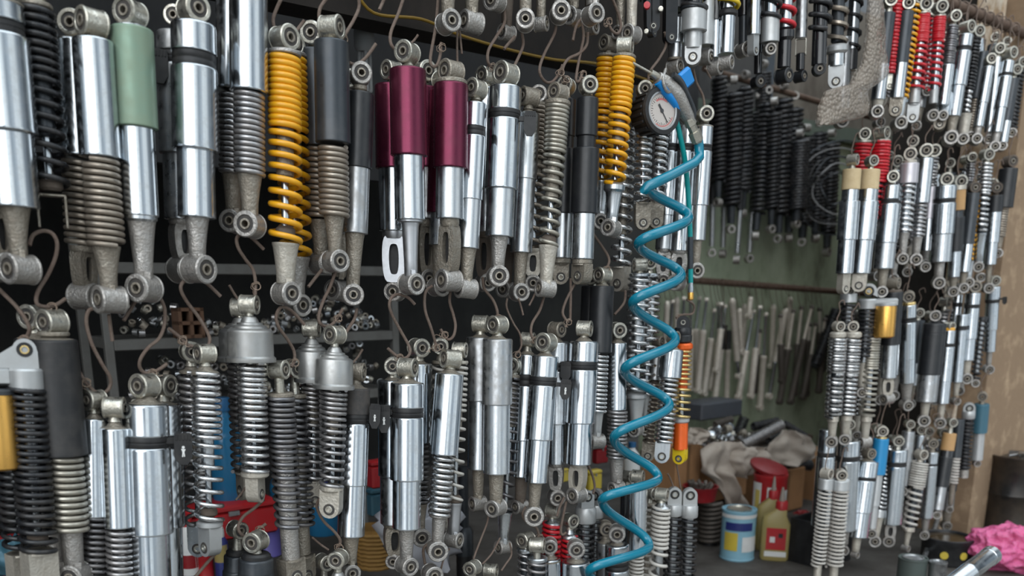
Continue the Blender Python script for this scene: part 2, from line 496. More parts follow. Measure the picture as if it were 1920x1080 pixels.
            w = q[2]*S(q[0]); za, zb = Z(q[0]), Z(q[1]); a = math.radians(q[3]) if len(q) > 3 else 0
            F = Matrix.Rotation(a, 4, 'Z'); n = 8
            oc = [(-w, za), (-w, zb+w*.8)]+[(-w*.96*math.cos(PI*i/n), zb+w*.8-w*.9*math.sin(PI*i/n)) for i in range(1, n)]+[(w, zb+w*.8), (w, za)]
            mb = MB().plate(oc, w*1.35, F)
            mb.lathe([(0, za-w*.16), (w*1.06, za-w*.16), (w*1.06, za), (0, za)], 20)
            o = mb.build('clevis', m or 'cream', root)
            G = F @ frame_z((0, -1, 0), V((0, 0, zb+w*.8)))
            mb = MB().ring(w*.58, w*.3, w*.72, G, 18, 0); mb.ring(w*.36, w*.22, w*.78, G, 14, 1)
            mb.build('bushing', ['rubr', 'zinc'], o)
        elif k == 'N':   # capped top with shoulder (aluminium cup): y0,y1,w
            w = q[2]*S(q[0]); za, zb = Z(q[0]), Z(q[1]); h = za-zb
            pr = [(0, zb), (w*1.08, zb), (w*1.09, zb+h*.03), (w*1.09, zb+h*.10), (w*1.03, zb+h*.13), (w*1.0, zb+h*.15), (w*.985, zb+h*.76), (w*.95, zb+h*.80), (w*.82, zb+h*.845), (w*.75, zb+h*.85), (w*.73, zb+h*.90), (w*.62, zb+h*.93), (w*.56, zb+h*.94), (w*.55, zb+h*.985), (w*.40, zb+h), (w*.36, zb+h*1.06), (w*.28, za+h*.13), (w*.16, za+h*.16), (0, za+h*.165)]
            MB().lathe(pr, seg).build('top_cup', m or 'cup', root, sharp=24)
        elif k == 'H':   # cast head block with ear plate: y0(top) y1(bottom) w lean
            w = q[2]*S(q[1]); za, zb = Z(q[0]), Z(q[1]); r = q[3]*S(y1); off = q[4]*S(y1) if len(q) > 4 else 0
            n = 10; rr = r*1.55
            oc = [(-w*.95+off, za)]+[(-w*.9+off, za+w*.12)]+[(rr*math.cos(PI-PI*i/n), Lw+rr*math.sin(PI-PI*i/n)) for i in range(1, n+1)]+[(w*.95, za)]
            mb = MB().plate(oc, w*.7, Matrix.Identity(4))
            mb.lathe([(0, zb), (w, zb), (w, za-w*.12), (w*.9, za), (0, za)], seg)
            if off: mb.box((off-w*.2, 0, (za+zb)/2+w*.1), (abs(off)*1.2, w*1.1, (za-zb)*.8), bev=w*.12)
            o = mb.build('cast_head', m or 'silv', root)
            G = frame_z((0, -1, 0), V((0, 0, Lw)))
            mb = MB().ring(r*1.05, r*.55, w*.42, G, 20, 0); mb.ring(r*.62, r*.42, w*.46, G, 16, 1)
            mb.build('bushing', ['rub', 'gcol'], o)
        elif k == 'L':   # head with tall loop ear: y0 y1 w r
            w = q[2]*S(q[1]); za, zb = Z(q[0]), Z(q[1]); r = q[3]*S(y1); n = 10
            a = math.radians(q[4]) if len(q) > 4 else 0
            F = Matrix.Rotation(a, 4, 'Z')
            oc = [(-r*1.5, za-w*.2)]+[(r*1.5*math.cos(PI-PI*i/n), Lw+r*1.5*math.sin(PI-PI*i/n)) for i in range(0, n+1)]+[(r*1.5, za-w*.2)]
            mb = MB().plate(oc, w*.75, F)
            mb.lathe([(0, zb), (w*.96, zb), (w, zb+w*.1), (w, za-w*.2), (w*.9, za), (0, za)], 20)
            o = mb.build('cast_head', m or 'silv', root)
            G = F @ frame_z((0, -1, 0), V((0, 0, Lw)))
            mb = MB().ring(r*1.0, r*.5, w*.42, G, 18, 0); mb.ring(r*.55, r*.38, w*.45, G, 14, 1)
            mb.build('bushing', ['rub', 'zinc'], o)
        elif k == 'g':   # reservoir beside: dx,y0,y1,w
            s = S((q[1]+q[2])/2); dx = q[0]*s; w = q[3]*s; za, zb = Z(q[1]), Z(q[2]); b = w*.12
            o = MB().lathe([(0, zb), (w-b, zb), (w, zb+b), (w, za-b), (w-b*.5, za), (0, za)], 26, Matrix.Translation(V((dx, -w*.2, 0)))).build('gas_reservoir', m or 'gold', root)
            MB().lathe([(0, za), (w*.98, za), (w*.98, za+w*.22), (w*.8, za+w*.34), (0, za+w*.34)], 26, Matrix.Translation(V((dx, -w*.2, 0)))).build('reservoir_cap', 'silv' if x1 > 900 else 'gun', o)
    SHOCKS.append((row, (x1+x2)/2, look, root, y1, x1))
    return root

ROWN = {'A': 'upper front row', 'R': 'cut off by the top edge', 'B': 'hanging cluster at top centre', 'C': 'top right row', 'D': 'second right row',
        'E': 'third right row', 'F': 'bottom right row', 'G': 'lower front row', 'H': 'bottom edge row'}
GRPN = {'A': 'shock absorbers in the upper front row', 'R': 'shock absorbers cut off by the top edge', 'B': 'long shock absorbers hung at the top', 'C': 'shock absorbers in the top right row',
        'D': 'shock absorbers in the second right row', 'E': 'shock absorbers in the third right row', 'F': 'shock absorbers in the bottom right row',
        'G': 'shock absorbers in the lower front row', 'H': 'shock absorbers along the bottom edge'}
def label_shocks():
    by = {}
    for s in SHOCKS: by.setdefault((s[0], s[2]), []).append(s)
    for (row, look), L in by.items():
        L.sort(key=lambda s: s[1]); n = len(L)
        for i, s in enumerate(L):
            if n == 1:
                hd, _, tl = look.partition(', ')
                if not tl and any(q[2] == look+', behind its twin' for q in SHOCKS): tl = 'in front of its twin'
                lab = f"{hd} shock absorber {tl}".strip()+f", {ROWN[row]}"
            elif n == 2: lab = f"{'left' if i == 0 else 'right'} one of two {look} shock absorbers, {ROWN[row]}"
            else:
                od = 'leftmost' if i == 0 else ('rightmost' if i == n-1 else ORD[i]+' from left')
                lab = f"{od} of {NUMW[n] if n < 13 else 'the'} {look} shock absorbers, {ROWN[row]}"
            tag(s[3], lab, 'shock absorber', GRPN[row])
DATA = """
A|-8,-30,38,505,0|chrome two-step banded, at the left edge|e24,-30 d-10,6,44 c4,42,44:chr k42,68,42 c66,249,50:chr c246,390,43:chr a388,480,26,15:dust E27,-55
A|-42,-20,4,502,1.2|chrome slotted-arm, half out of frame|e24,-30 c4,249,46:chr c246,385,40:chr A385,485,24,20,30:dust E27,30
A|63,-20,102,440,.4|long black open-coil spring|e22,20 p6,16,30:dust s16,358,35,5.6,8,142,8.2,36:bks b30,258,19:gun r250,345,7.5 p338,358,22:dirt U364,428,26:dust
A|140,47,160,556,1|chrome half-cover taupe-spring, behind its twin|e23,-25 d68,80,34 c78,295,36:chr s301,461,33,5,13:brz A462,540,24,18,45:dust E24,50
A|172,43,206,562,0|chrome half-cover taupe-spring|e25,-62 d66,78,36 c75,296,37:chr s301,461,34.5,5.1,13.2:brz a461,545,25,15:dust E25,-62
A|245,25,271,541,0|mint green covered chrome|e24,-38 p50,57,30:chr c54,241,38.5:mint c236,406,32:chr p400,416,29:alu a410,525,26,17:cast E25,-38
A|330,32,344,506,1|gray banded, with dangling rubber clip|e18,-20 d56,66,34 c63,102,36:chd k100,126,34 K302,105,168,15,0,-30 c124,291,37:chd c288,413,31:chd A412,488,24,19,25:cast E24,30
A|362,18,371,505,0|blue-tinted chrome black-banded|e24,28 d38,50,38 c46,102,41:chr k99,133,38.5 c127,283,42:chr c278,409,34:chr a407,486,22,15:cast E25,42
A|440,-60,438,416,1|tall chrome-tube steel-spring, behind its twin|e20,20 c-30,171,34:chr s176,327,28,4.4,15:ste a327,400,22,15:dust E20,-25
A|465,-60,469,422,0|tall chrome-tube steel-spring|e20,20 c-30,173,35:chr s177,327,29.5,4.7,14.5:ste a326,404,23,15:dust E23,-25
A|545,85,557,572,1|bright yellow coil spring, behind its twin|e20,40 p100,108,30:cast s108,482,31,5.6,12,250,9:yel b240,340,16:dust r330,430,7 p430,452,17:dirt a482,560,26,15:cast E20,35
A|533,72,536,550,0|bright yellow coil spring|e22,38:zinc p97,105,31:cast s104,458,31.5,5.8,12,240,9.2,32.5:yel b238,332,16.5:dust r325,425,7.5 p424,446,18:dirt a456,532,25,17:cream E21,35
A|588,65,602,494,1|gunmetal half-cover bronze-spring, behind its twin|e20,-20 d92,98,30 c95,276,32:gun s279,412,28,4.6,13:brz a412,480,20,13:dust E19,40
A|621,52,628,490,0|gunmetal half-cover bronze-spring|e21,62 d72,82,31 c78,269,32.5:gun s274,404,29,4.8,13:brz a404,478,19,12:dust E20,32
A|652,150,634,545,1.3|dusty black-top, low behind bronze spring|e17,0 c178,315,24:blk c312,440,22:chd a438,520,17,13:dust E19,-40
A|676,140,661,553,.3|dull black-top satin silver|e19,6:cast p158,172,13:dust d168,180,25 c175,316,27:blk c311,438,24:chd a437,538,18,12.5:dust E19,5
A|735,133,741,547,1|maroon-top slotted-arm, left of the maroon group|e17,-50 d155,163,28 c160,317,33:mar c312,434,28:chr A434,530,23,21,-6:bri E17,-18
A|764,99,771,533,0|front maroon-top bright silver|e19,-32 d122,131,30 c130,293,34.5:mar c288,413,28.5:chr p410,418,24:bri a414,520,17,12.5:bri E19,36
A|796,135,797,523,1.5|dark maroon-top, between two brighter maroon tops|e18,30 d158,166,24 c165,316,30:mar c312,411,26:chd A411,515,18,16,25:dust E17,30
A|832,150,822,538,1|maroon-top, low behind the right maroon top|e18,30 d165,172,24 c170,400,26:mar c398,460,20:chd a458,525,14,11:dust E17,30
A|846,135,842,526,0|right-hand maroon-top worn silver|e20,-50:dust p150,160,30:dust c158,316,32.5:mar c311,411,26.5:alu A411,510,18,17,-35:dust E20,-52
A|893,167,874,541,0|slim chrome black-banded|e17,-42 d186,196,20 c194,239,21.5:chr k237,257,20.5 c255,375,22.5:chr c371,466,20.5:alu a465,530,16,11:dust E18,-60
A|912,143,910,530,1|chrome rusty-armed, half hidden|e16,-45 d162,168,20 c166,355,22:chr c352,435,18:chd A434,520,16,15,-20:dirt E16,20
A|949,139,933,518,0|wide chrome banded, with dangling clip|e20,-42 d157,167,29 c163,209,30.5:chr k206,227,30 K993,211,257,11.5,0,-22 c223,355,31:chr c350,444,26:alu a443,505,17,12:cast E18.5,10
A|965,185,949,543,1.6|small chrome, lowest behind wide clip one|e15,0 c215,340,20:chd c338,460,18:chd a460,530,13,10:dirt E15,-30
A|992,182,973,548,.6|chrome lilac-reflecting|e17,-60:dust d204,216,20 c213,337,22.5:alu c333,474,20.5:alu a473,535,14,11:dust E16,20
A|1010,178,997,531,1|tan open-coil slotted-arm|e15,0:cast p194,201,20:dust s200,466,21,3.6,11,290,9:brz b210,330,11:dust r320,450,4.5 A466,518,16,15,5:cream E15,10
A|1047,174,1023,541,0|tan open-coil cream-armed|e16,-42:dust p189,199,24:dust s196,462,24,4,11,285,10,19.5:grn_steel b205,372,13:dust r366,442,5 p440,462,14:dirt a460,535,18,12:cream E16,-62
A|1062,161,1050,514,1|black-sleeved silver, behind its twin|e15,-18 d184,190,18 c186,256,19:blk b254,282,17:blk c278,401,22:blk c398,484,19:alu p483,496,19:dust V494,532,15,10:dust
A|1103,161,1091,514,0|black-sleeved silver, with stepped black top|e15.5,15 d178,188,19 c184,256,20.5:blk b254,282,18:blk c278,401,25:blk c397,486,21:alu p484,497,19:dust V495,532,17,-45:dust
A|1140,82,1124,416,1|deep yellow narrow spring, behind its twin|e14,-45:dust p103,109,20:dust s108,338,21,4.2,10,204,8.5,20:yel b205,265,10:dust r260,335,4.5 a340,405,18,11:alu E14,10
A|1172,86,1146,428,0|deep yellow narrow spring|e15.5,78:zinc p104,111,22:dust s110,347,22.5,4.5,10,203,8.3,21:yel b204,270,11.5:dust r265,338,4.6 p344,361,20:alu a358,415,16,11:alu E15.5,-28
A|1174,200,1163,530,1|silver open-coil cream-clevis|p212,218,18:dust s218,502,20.5,4,3,250,13.5:sil b250,440,8:dust r400,490,5 V500,545,16,-35:cream
A|1208,168,1204,416,.3|fine steel coil, left under the gauge|e14,8 p184,192,16:dust s192,381,17,3.4,8,285,6.5:sil b200,300,9:dust r300,372,4 V380,430,14,12:dust
A|1243,172,1229,413,.7|fine steel coil, right under the gauge|e14,8 p196,202,16:dust s200,377,16.5,3.3,8,285,6.5:sil b205,300,9:dust r300,370,4 V376,428,13,12:dust
A|1262,215,1241,527,1|chrome banded, behind teal air hose|e13,10 d232,238,16 c236,272,17:chr k270,286,16 c284,405,17.5:chr c402,468,16.5:alu A467,518,14,13,5:cast E14,10
A|1290,218,1269,530,.5|chrome ridged, crossed by teal air hose|e13,10 d232,238,16 c236,272,17:chr k270,286,16 c284,405,18:chr c402,471,18:chr A470,520,16,14,10:cast E14.5,-20
A|1322,215,1303,508,0|chrome banded, right end beside teal hose|e14,14 d230,238,17 c236,273,17:chr k270,286,16.5 c284,386,18:chr c382,451,15.5:alu a450,500,10,8:dust E14,20
R|838,-330,840,42,0|silver arm ending in wide eye|c-300,-40,24:chr a-40,24,20,12:dust E19,25
R|888,-330,884,42,.2|silver arm with sideways eye|c-300,-40,24:chr a-40,24,20,12:dust E19,-55
R|905,-330,928,3,.3|pale twin-eyed, at the left end|c-300,-60,20:alu a-60,-10,16,11:cast E17,-30
R|955,-330,950,62,.6|dark low-hanging arm|c-300,-20,17:chd a-22,50,14,10:dirt E14,-50
R|990,-330,985,39,0|rusty-rimmed front-facing eye|c-300,-60,20:alu a-60,24,16,11:dust E17,0
R|1018,-330,1014,45,.3|dusty narrow arm|c-300,-60,18:alu a-60,34,13,9:dust E13,70
R|1054,-330,1050,24,0|black-rubber front-facing eye|c-300,-60,20:alu a-60,10,16,11:cast E17.5,8
R|1078,-330,1074,32,.7|dull eye tucked behind|c-300,-60,20:chd a-60,15,15,11:dust E16,-30
R|1116,-330,1111,28,0|gray oval eye at right|c-300,-60,20:alu a-60,10,16,12:cast E17,30
R|1110,-330,1107,52,.8|rust-brown arm end|c-300,-60,18:chd a-60,36,14,10:dirt E13,60
R|1166,-330,1163,62,.6|dark chrome rod end|c-300,-10,13:chd a-12,52,11,8:dust E12,-40
R|1191,-330,1184,64,.2|pale cast arm end|c-300,-80,20:alu a-80,50,14,9.5:cream E15,-35
R|1218,-340,1222,44,0|black flat fork with red sticker|c-300,-60,22:gls U-40,0,22:blk V-10,62,13,20:blk V-10,70,9,60:blk
R|1262,-340,1256,60,.3|black flat fork without sticker|c-300,-60,22:gls V-20,82,12,25:blk
B|1273,-320,1265,126,.6|short silver-necked|c-300,20,24:blk s-200,30,22,4,8:bks c34,82,17:alu c80,112,13:alu p108,114,14:dust E13,60
B|1312,-320,1299,106,0|wide silver cup black-spring|s-250,20,27,5,9:bks b-250,20,17:gls p12,20,26:gun c18,60,24.5:silv c56,92,16:silv V88,122,15,0:silv
B|1338,-320,1322,108,.5|red spring white-bodied|s-250,4,19,4,10:red b-250,5,12:alu c0,86,16:silv E13,65
B|1350,-320,1340,128,.3|slim chrome|c-250,38,11:gls c34,108,8.5:chr E12.5,65
B|1378,-320,1361,118,0|yellow spring chrome-bodied|s-250,20,23.5,4.2,10:yl2 b-250,18,12:chr p19,31,18:rub c28,101,14:chr E12.5,70
B|1398,-320,1394,94,.6|thin dark|c-250,30,11:gls c28,86,9:gun E13,40
B|1422,-320,1412,92,.1|plain chrome tube flat-tab|c-250,66,12.5:chr V64,104,10,60:silv
B|1454,-320,1443,93,0|black spring silver-nozzle|s-250,36,22,4.2,10:bks b-250,36,12:chr c32,80,17:silv E10.5,15
B|1488,-320,1469,143,0|red spring glossy black-bodied|s-250,50,20,4.2,11:red b-250,55,12:chr p52,78,17:gls c76,127,12:gls E13,55:blk
B|1427,-320,1421,154,.7|black thin rod-ended|c-250,100,10:gls c98,138,7.5:gls E11,30:blk
B|1512,-320,1500,144,.4|plain chrome tube U-forked|c-250,72,10.5:chd U72,104,10:zinc b100,132,8:gls E10,60:blk
B|1550,-320,1535,130,0|all black coil|s-250,58,22.5,4.6,12:bks b-250,60,14:gls c58,122,13.5:gls E11,12:blk
B|1583,-320,1567,160,0|steel spring castle-nut|s-250,86,20.5,4.2,12:brz b-250,80,12:gun p84,101,20:silv c100,125,15:alu V122,166,14,0:silv
B|1622,-320,1594,150,.4|black spring wide-gap chrome|s-250,95,17,3,12:bks b-250,95,11:chr c92,132,11:gls U131,158,12:zinc
B|1585,60,1577,228,.6|dusty, poking below plastic wrap|c70,205,14:chd E12,15
C|1669,2,1643,211,.2|black-cover chrome, beside plastic wrap|e11,10 c25,122,11:gun c120,188,11:chr a187,203,10,8:cream E11,10
C|1688,-40,1667,165,.3|long scarlet spring|e11,10 s-28,138,11,2.6,24:red b-25,138,6:gls V136,168,6,10:zinc
C|1702,8,1679,207,0|gray-cover chrome block-ended|e11,10 c22,120,11:gun c118,185,11:chr V184,218,10,0:dust
C|1720,-2,1685,232,.2|orange-yellow spring|e10,30 s7,185,10,2.2,17:yel b10,185,5:gls a184,222,7,5:alu E11.5,20
C|1733,10,1711,220,0|front scarlet dense-top spring|e12,20:zinc p23,28,11:zinc s27,167,11.5,2.2,12,78,7.2,15:red b30,168,7:chr c166,194,8:silv V196,230,9,0:silv
C|1751,20,1735,172,1|scarlet spring, deep behind|e10,10 s32,168,9,2,16:red b34,168,5:alu E9,20
C|1763,14,1748,217,.1|right scarlet dense-top spring|e11,20:zinc p28,33,10:zinc s31,168,10.5,2.1,10,75,8,11:red b34,170,6.5:chr c168,194,6.5:silv E10,10
C|1789,32,1765,218,.2|dark fine spring chrome-lower|e10,20 s50,122,9.5,2,16:std b52,122,6:gun c122,198,10:chr E9,20
C|1797,70,1761,236,.3|black slim block-ended|e9,20 c100,176,8:gun c174,215,9.5:chr V214,244,9,0:dust
C|1813,52,1781,260,0|bright chrome banded, widest|e11,50 c66,89,12:chr k87,99,11.5 c97,162,13:chr c160,219,11:chr a218,252,9,6.5:dust E12,10
C|1832,60,1804,262,.3|black spring cream-armed|e10,30 s70,170,8.5,2,15:bks s170,214,6.5,2.2,5:sil b75,210,4:gls a214,258,10,8:cream E10,10
C|1846,84,1818,258,.4|brown-gray sleeve fine-spring|c98,186,9:gun s186,240,8.5,1.8,11:brz a240,255,8,6:dust E9,10
C|1856,112,1830,262,0|pale chrome two-step, left|e9,20 c126,194,9:chr c192,238,8:chr a237,256,6,5:cast E9,10
C|1872,92,1852,262,.4|pale chrome two-step, right|e9,20 c108,190,7.5:chr c188,248,7:chr a247,258,5,4:cast E8,10
C|1893,100,1864,276,0|chrome banded, near pillar|e10,50 c115,138,9.5:chr k136,146,9.2 c144,203,10.5:chr c201,249,9:chr a248,268,7,6:cast E9,10
C|1903,132,1878,275,.3|slate-gray cover white-ended|e9,30 c148,228,9:gun c226,268,8.5:chr E8,10
C|1914,118,1896,250,.5|dark coil at far right|e9,30 s130,240,9,2,15:bks b132,240,5:gls E8,10
D|1620,252,1608,420,1|scarlet fine spring, behind cream-tops|e10.5,10:zinc p264,269,14:zinc s268,400,15,2.2,20:red b270,400,8:gls E10,10
D|1654,250,1640,430,.5|scarlet fine spring, brightest|e11,60:zinc p262,267,14:zinc s266,345,15.5,2.2,13:red s345,415,9.5,2.4,7:red b270,415,6:gls E9,10
D|1599,300,1581,538,0|cream-top chrome, left|e9.5,70:zinc c317,356,14.5:crm c354,379,13:chr c377,450,16:chr c448,513,13.5:chr V512,550,9,50:cream
D|1634,302,1611,534,0|cream-top chrome, right|e9.5,30:zinc c318,356,15:crm c354,379,15:chr c377,451,17.5:chr c449,513,15.5:chr V512,546,11,-5:cream
D|1680,303,1668,480,1|chrome, half hidden behind banded one|e10,20 c320,380,14:chr c378,450,12:chr a448,470,9,7:cast E9,10
D|1673,332,1652,547,0|chrome black-banded, beside cream-tops|e10.5,10 d344,350,13 c348,374,14:chr k372,384,13.5 c382,456,17:chr c454,504,16:alu a503,540,9,7:dust E10,10
D|1707,289,1691,485,0|lilac-capped silver coil|e11,0:cream p300,308,11:cream c306,344,14.5:lil s345,436,13.5,2.2,9:sil b345,437,7:alu a436,478,8,6:cast E10,10
D|1712,265,1698,455,.7|small silver coil, behind lilac cap|e10,0:cream s285,420,10,2,14:ste b285,420,6:alu a420,450,7,5:cast E9.5,10
D|1737,283,1716,487,0|chrome half-cover thin-coil|e11.5,0 d294,299,12 c297,381,13:chr s384,444,12,2,8:ste b384,445,6:alu a444,478,8,6:cast E10.5,10
D|1751,283,1734,500,.6|fine coil above silver tube|e11,10 s293,350,9,1.8,9:ste c350,410,10:lil c408,470,9:chr E9,10
D|1774,336,1759,530,0|wide chrome black-banded|e11,10 d346,350,15 c348,373,17:chr k371,382,16.5 c380,439,18:chr c437,491,16.5:alu a490,522,8,7:cast E10.5,10
D|1799,340,1786,546,0|orange-brown collared black|e11,20 c347,356,11:cream c354,394,10.5:brn c392,408,8:gun c406,471,11.5:blk c469,519,9.5:chr a518,540,7,5:dust E9,10
D|1826,352,1804,540,.1|dark slate-sleeved|e9,20:dirt c362,458,10:gun c456,510,9:chr a509,535,6,5:dust E9,20
D|1837,340,1814,530,.2|thin orange spring|s348,412,6,2,12:yel s412,492,5,2.3,9:yel b350,490,3:gls a490,524,6,5:alu E9,20
D|1850,290,1833,500,0|bright silver thick coil|e10,30 s304,360,12,2.2,8:sil s360,438,11,2.2,8:sil b306,437,6:gun a437,490,9,7:chr E9,10
D|1859,345,1838,520,.4|tan-collared silver|e9,20 c357,392,7.5:brn c390,470,9:gun c468,505,8:chr E8,10
D|1868,352,1851,540,0|short black-topped chrome|e9,10:dirt c366,398,12:blk c396,455,11.5:chr c453,496,10:chr a495,530,5,4:dust E9,20
D|1893,303,1870,475,.1|black-cover, nearest pillar|e10,40:dirt c316,390,14:blk s390,445,9,1.8,12:brz a444,465,6,5:dust E8,10
D|1822,295,1812,400,1|short gray coil, deep behind|e8,10 s303,350,8,1.8,9:ste b303,380,4:gun E8,10
E|1629,546,1615,735,.2|black spring gold-reservoir|H560,578,16,8,30 s578,672,15.5,2.6,13:bks b578,680,8:alu g27,573,632,16.5:gold a680,725,9,7:cream E9,10
E|1592,545,1580,720,.6|black spring white-collar|e9,10:cream c550,567,13:silv s568,670,13,2.4,13:bks b570,672,7:alu a672,712,8,6:cream E9,10
E|1636,620,1621,829,0|brass-tinted steel coil|e9,20 p632,637,13:cream s636,690,14,2.2,11:grn_steel s690,780,14,2.3,9:grn_steel b640,690,7:gun r690,770,5 c776,790,9:cream a788,822,8,6:cream E9.5,-50
E|1572,612,1559,827,0|dusty-eyed steel coil, left|e9,30:cream p622,634,13:cream s634,700,15,2.1,11:sil s700,782,14.5,2.4,10:sil b640,780,7:gun c780,790,9:cream a788,818,8,6:cream E10.5,0
E|1600,612,1584,823,0|dusty-eyed steel coil, right|e9.5,0:cream p622,634,14:cream s634,700,15.5,2.1,11:sil s700,780,14,2.4,10:sil b640,780,7:gun c778,788,9:cream a786,815,9,6:cream E10,0
E|1612,700,1605,815,.8|white-bodied short coil|e8,10 s710,775,9,2,8:sil b710,780,5:gls a778,808,7,5:cream E8,10
E|1676,531,1663,748,.1|black-topped silver, wide|e10,70:dust p543,549,13:dirt c547,646,15:blk c644,708,12.5:alu A707,740,9,8,10:cream E10,-40
E|1704,556,1699,759,0|chrome banded, under gold ring|e10,0:dust p566,573,11:gcol c571,595,12:chr k593,605,12 c603,673,12.5:chr c671,717,12.5:chr a716,750,10,7:cast E9.5,25
E|1754,592,1732,788,0|fat black-bodied|e9.5,0:cast d601,608,17:blk c606,625,18:blk c623,702,18.5:blk c700,753,16:chd a752,780,8,6:cream E10.5,5
E|1780,612,1762,792,.1|chrome banded, with orange collar|p614,621,9:yel e8,50 c619,644,10:chr k642,652,9.7 c650,715,11:chr c713,756,11:chr a755,785,6,5:cream E10,5
E|1806,577,1791,752,.1|slim chrome banded|c589,611,9:chr k609,619,8.7 c617,716,8.5:chr a715,742,6,4:cream E7,30
E|1826,537,1810,709,0|pale chrome banded, with high eye|e10.5,20:dust c549,571,11.5:chr k569,578,11.5 c576,635,11.5:chr c633,675,10:chr a674,702,7,6:cream E9.5,20
E|1797,543,1786,650,.8|chrome stub, behind pale banded one|e8,10 c552,568,8:chr k566,576,8 c574,620,8:chr a620,640,6,5:cream E7,10
E|1845,572,1828,718,.2|black coil white-dotted|c594,600,8:blk s600,715,8,2,13:bks b602,700,4:alu E7,10
E|1863,526,1853,692,0|chrome clip-banded, against plaster|e9,30 c537,561,11:chr k559,567,10.8 K1878,557,571,3.4,0 c565,618,10:chr c616,659,8.5:chr a658,686,5,4:cast E8,20
F|1553,795,1536,1015,.4|chrome banded, left|c805,848,15.5:chr k846,857,15.5 c855,985,17:chr a985,1005,9,7:cast E9,10
F|1593,795,1581,1030,.3|chrome banded, second column|e9,10 c825,854,18:chr k852,863,18 c861,992,18.5:chr a992,1020,9,7:cast E9,10
F|1550,888,1529,1110,0|bone-white long coil, left|e10,62:cream c897,917,13.5:silv s917,1060,13.5,2,20:wht b920,1060,6:gun c1058,1100,7:cream
F|1577,890,1560,1110,0|bone-white long coil, right|e10,12:cream c899,918,15:silv s918,1062,15,2.1,20:wht b920,1060,6:gun c1060,1100,7:cream
F|1629,850,1603,1040,0|chrome banded front|e9.5,40:dust d858,866,14 c864,894,17:chr k892,901,16.5 c899,960,17.5:chr c958,1006,16:chr a1005,1034,7,6:cream E6,60
F|1654,808,1633,999,0|sky blue-topped white-rod|e9.5,10:cream p819,824,9:gcol c822,889,12:blue c887,948,8.5:silv c946,990,7:silv E9,10
F|1671,825,1640,1014,.3|loose silver coil, beside blue one|s835,958,8,1.9,16:sil b840,958,3:gun c956,970,8:silv a968,1008,8,6:cream E10,5
F|1684,826,1667,1013,0|chrome banded tall|e9.5,10 c842,865,16.5:chr k863,874,16 c872,981,16.5:chr A980,1008,9,8,10:cast E10,0
F|1727,852,1698,1028,0|cream densely coiled|e9,40:cream s866,912,14.5,1.6,10:wht s912,990,12.5,2.1,7:wht b866,990,6:gun c988,996,9:cream a994,1022,6,4:cream E6,60
F|1749,831,1733,1002,.1|chrome banded narrow|e8.5,10:dust c847,869,10:chr k867,874,10 c872,970,10.5:chr a969,995,7,5:cast E8,5
F|1727,805,1714,940,.7|chrome stub half hidden|e8,10 c815,900,9:chr c898,930,8:chr E8,10
F|1705,795,1692,920,.5|dark chrome stub|e8,20 c808,880,10:chd c878,910,9:chd E8,10
F|1784,792,1756,965,0|amber-collared black|e8,30:zinc c812,844,10.5:brn c842,858,10:gls c856,912,11:blk c910,955,9:chd E7,10
F|1800,772,1781,954,.2|black sleeve white-coil|c786,857,8.5:gun s858,908,8.5,1.8,9:wht a908,946,5,4:dust E6,0
F|1817,765,1806,900,.1|black coil white-headed|L770,784,10,6,10 s784,880,10,2,14:bks b785,880,5:gun c880,895,7:cast
F|1842,743,1831,868,0|dusk teal-topped white|e8,0:dust c757,811,11.5:tealb c809,862,8.5:silv E6,20
G|46,655,78,1110,0|silver-headed black-spring gold-cylinder|H690,728,32,13,-45 s727,1032,36,5,15,920,7.5,34:bks b730,905,13:alu r895,1000,8 p1000,1020,18:dirt g-50,738,876,31:gold V1032,1120,27,25:cream
G|12,700,47,1110,1.2|black open coil, twin deeper|s727,1032,34,4.8,14,920,7.5,32:bks b730,905,12:alu r895,1000,7 V1036,1120,24,25:cream
G|64,594,112,1080,1.2|black-cover steel-spring, behind its twin|e22,-40 d622,636,34 c634,852,38:rub s856,990,32,4.8,11:grn_steel a990,1060,20,16:cast E21,0
G|98,604,141,1078,.1|black-cover steel-spring, wide|e23,-52 p622,630,28:dust d624,640,40 c636,853,41:rub s856,992,33,5.2,11.5:grn_steel a990,1062,21,17:cast E23,-30
G|176,750,182,1200,.3|dark chrome half-cover, slim|e19,-52 d772,790,23 c784,967,24.5:chr s969,1130,24,4,15:std a1130,1180,18,12:cast E18,-30
G|214,764,230,1200,0|dull chrome half-cover, nested against banded one|e20,78:zinc d788,806,25 c802,988,25.5:chr s990,1150,25,4.3,15:ste a1150,1190,18,12:cast E18,-30
G|306,722,316,1200,.9|chrome banded, behind biggest banded one|e20,50 d750,760,32 c757,814,34:chr k812,838,33 c836,986,34:chr c982,1110,29:chr a1110,1180,18,12:cast E18,-30
G|272,723,288,1200,0|biggest chrome black-banded, with white-marked clip|e22,-45 d742,762,39 c756,817,40.5:chr k814,840,39.5 K338,808,866,16,1,-34 c836,999,42:chr c995,1120,35:chr a1120,1190,20,13:cast E20,-30
G|357,659,374,1020,.9|shiny silver coil, behind its twin|e18,12:zinc d684,698,22 s697,980,27,4,10,822,7:ste b800,870,11:dust r860,960,5 V982,1040,18,-20:alu
G|384,663,394,1022,0|shiny silver coil, tan wire at foot|e18,-62:zinc d684,700,25:dust s699,984,28.5,4.4,10.5,822,7.2,28:sil b805,876,12:alu r866,952,5.5 p952,968,15:dirt p976,988,24:silv V984,1040,19,-58:silv
G|450,577,463,915,.9|silver-cup coil, behind its twin|e17,75 N606,678,41 s680,884,28,3.8,5,735,11.5:ste b685,790,11:dust r780,880,5 V884,935,20,-70:cream
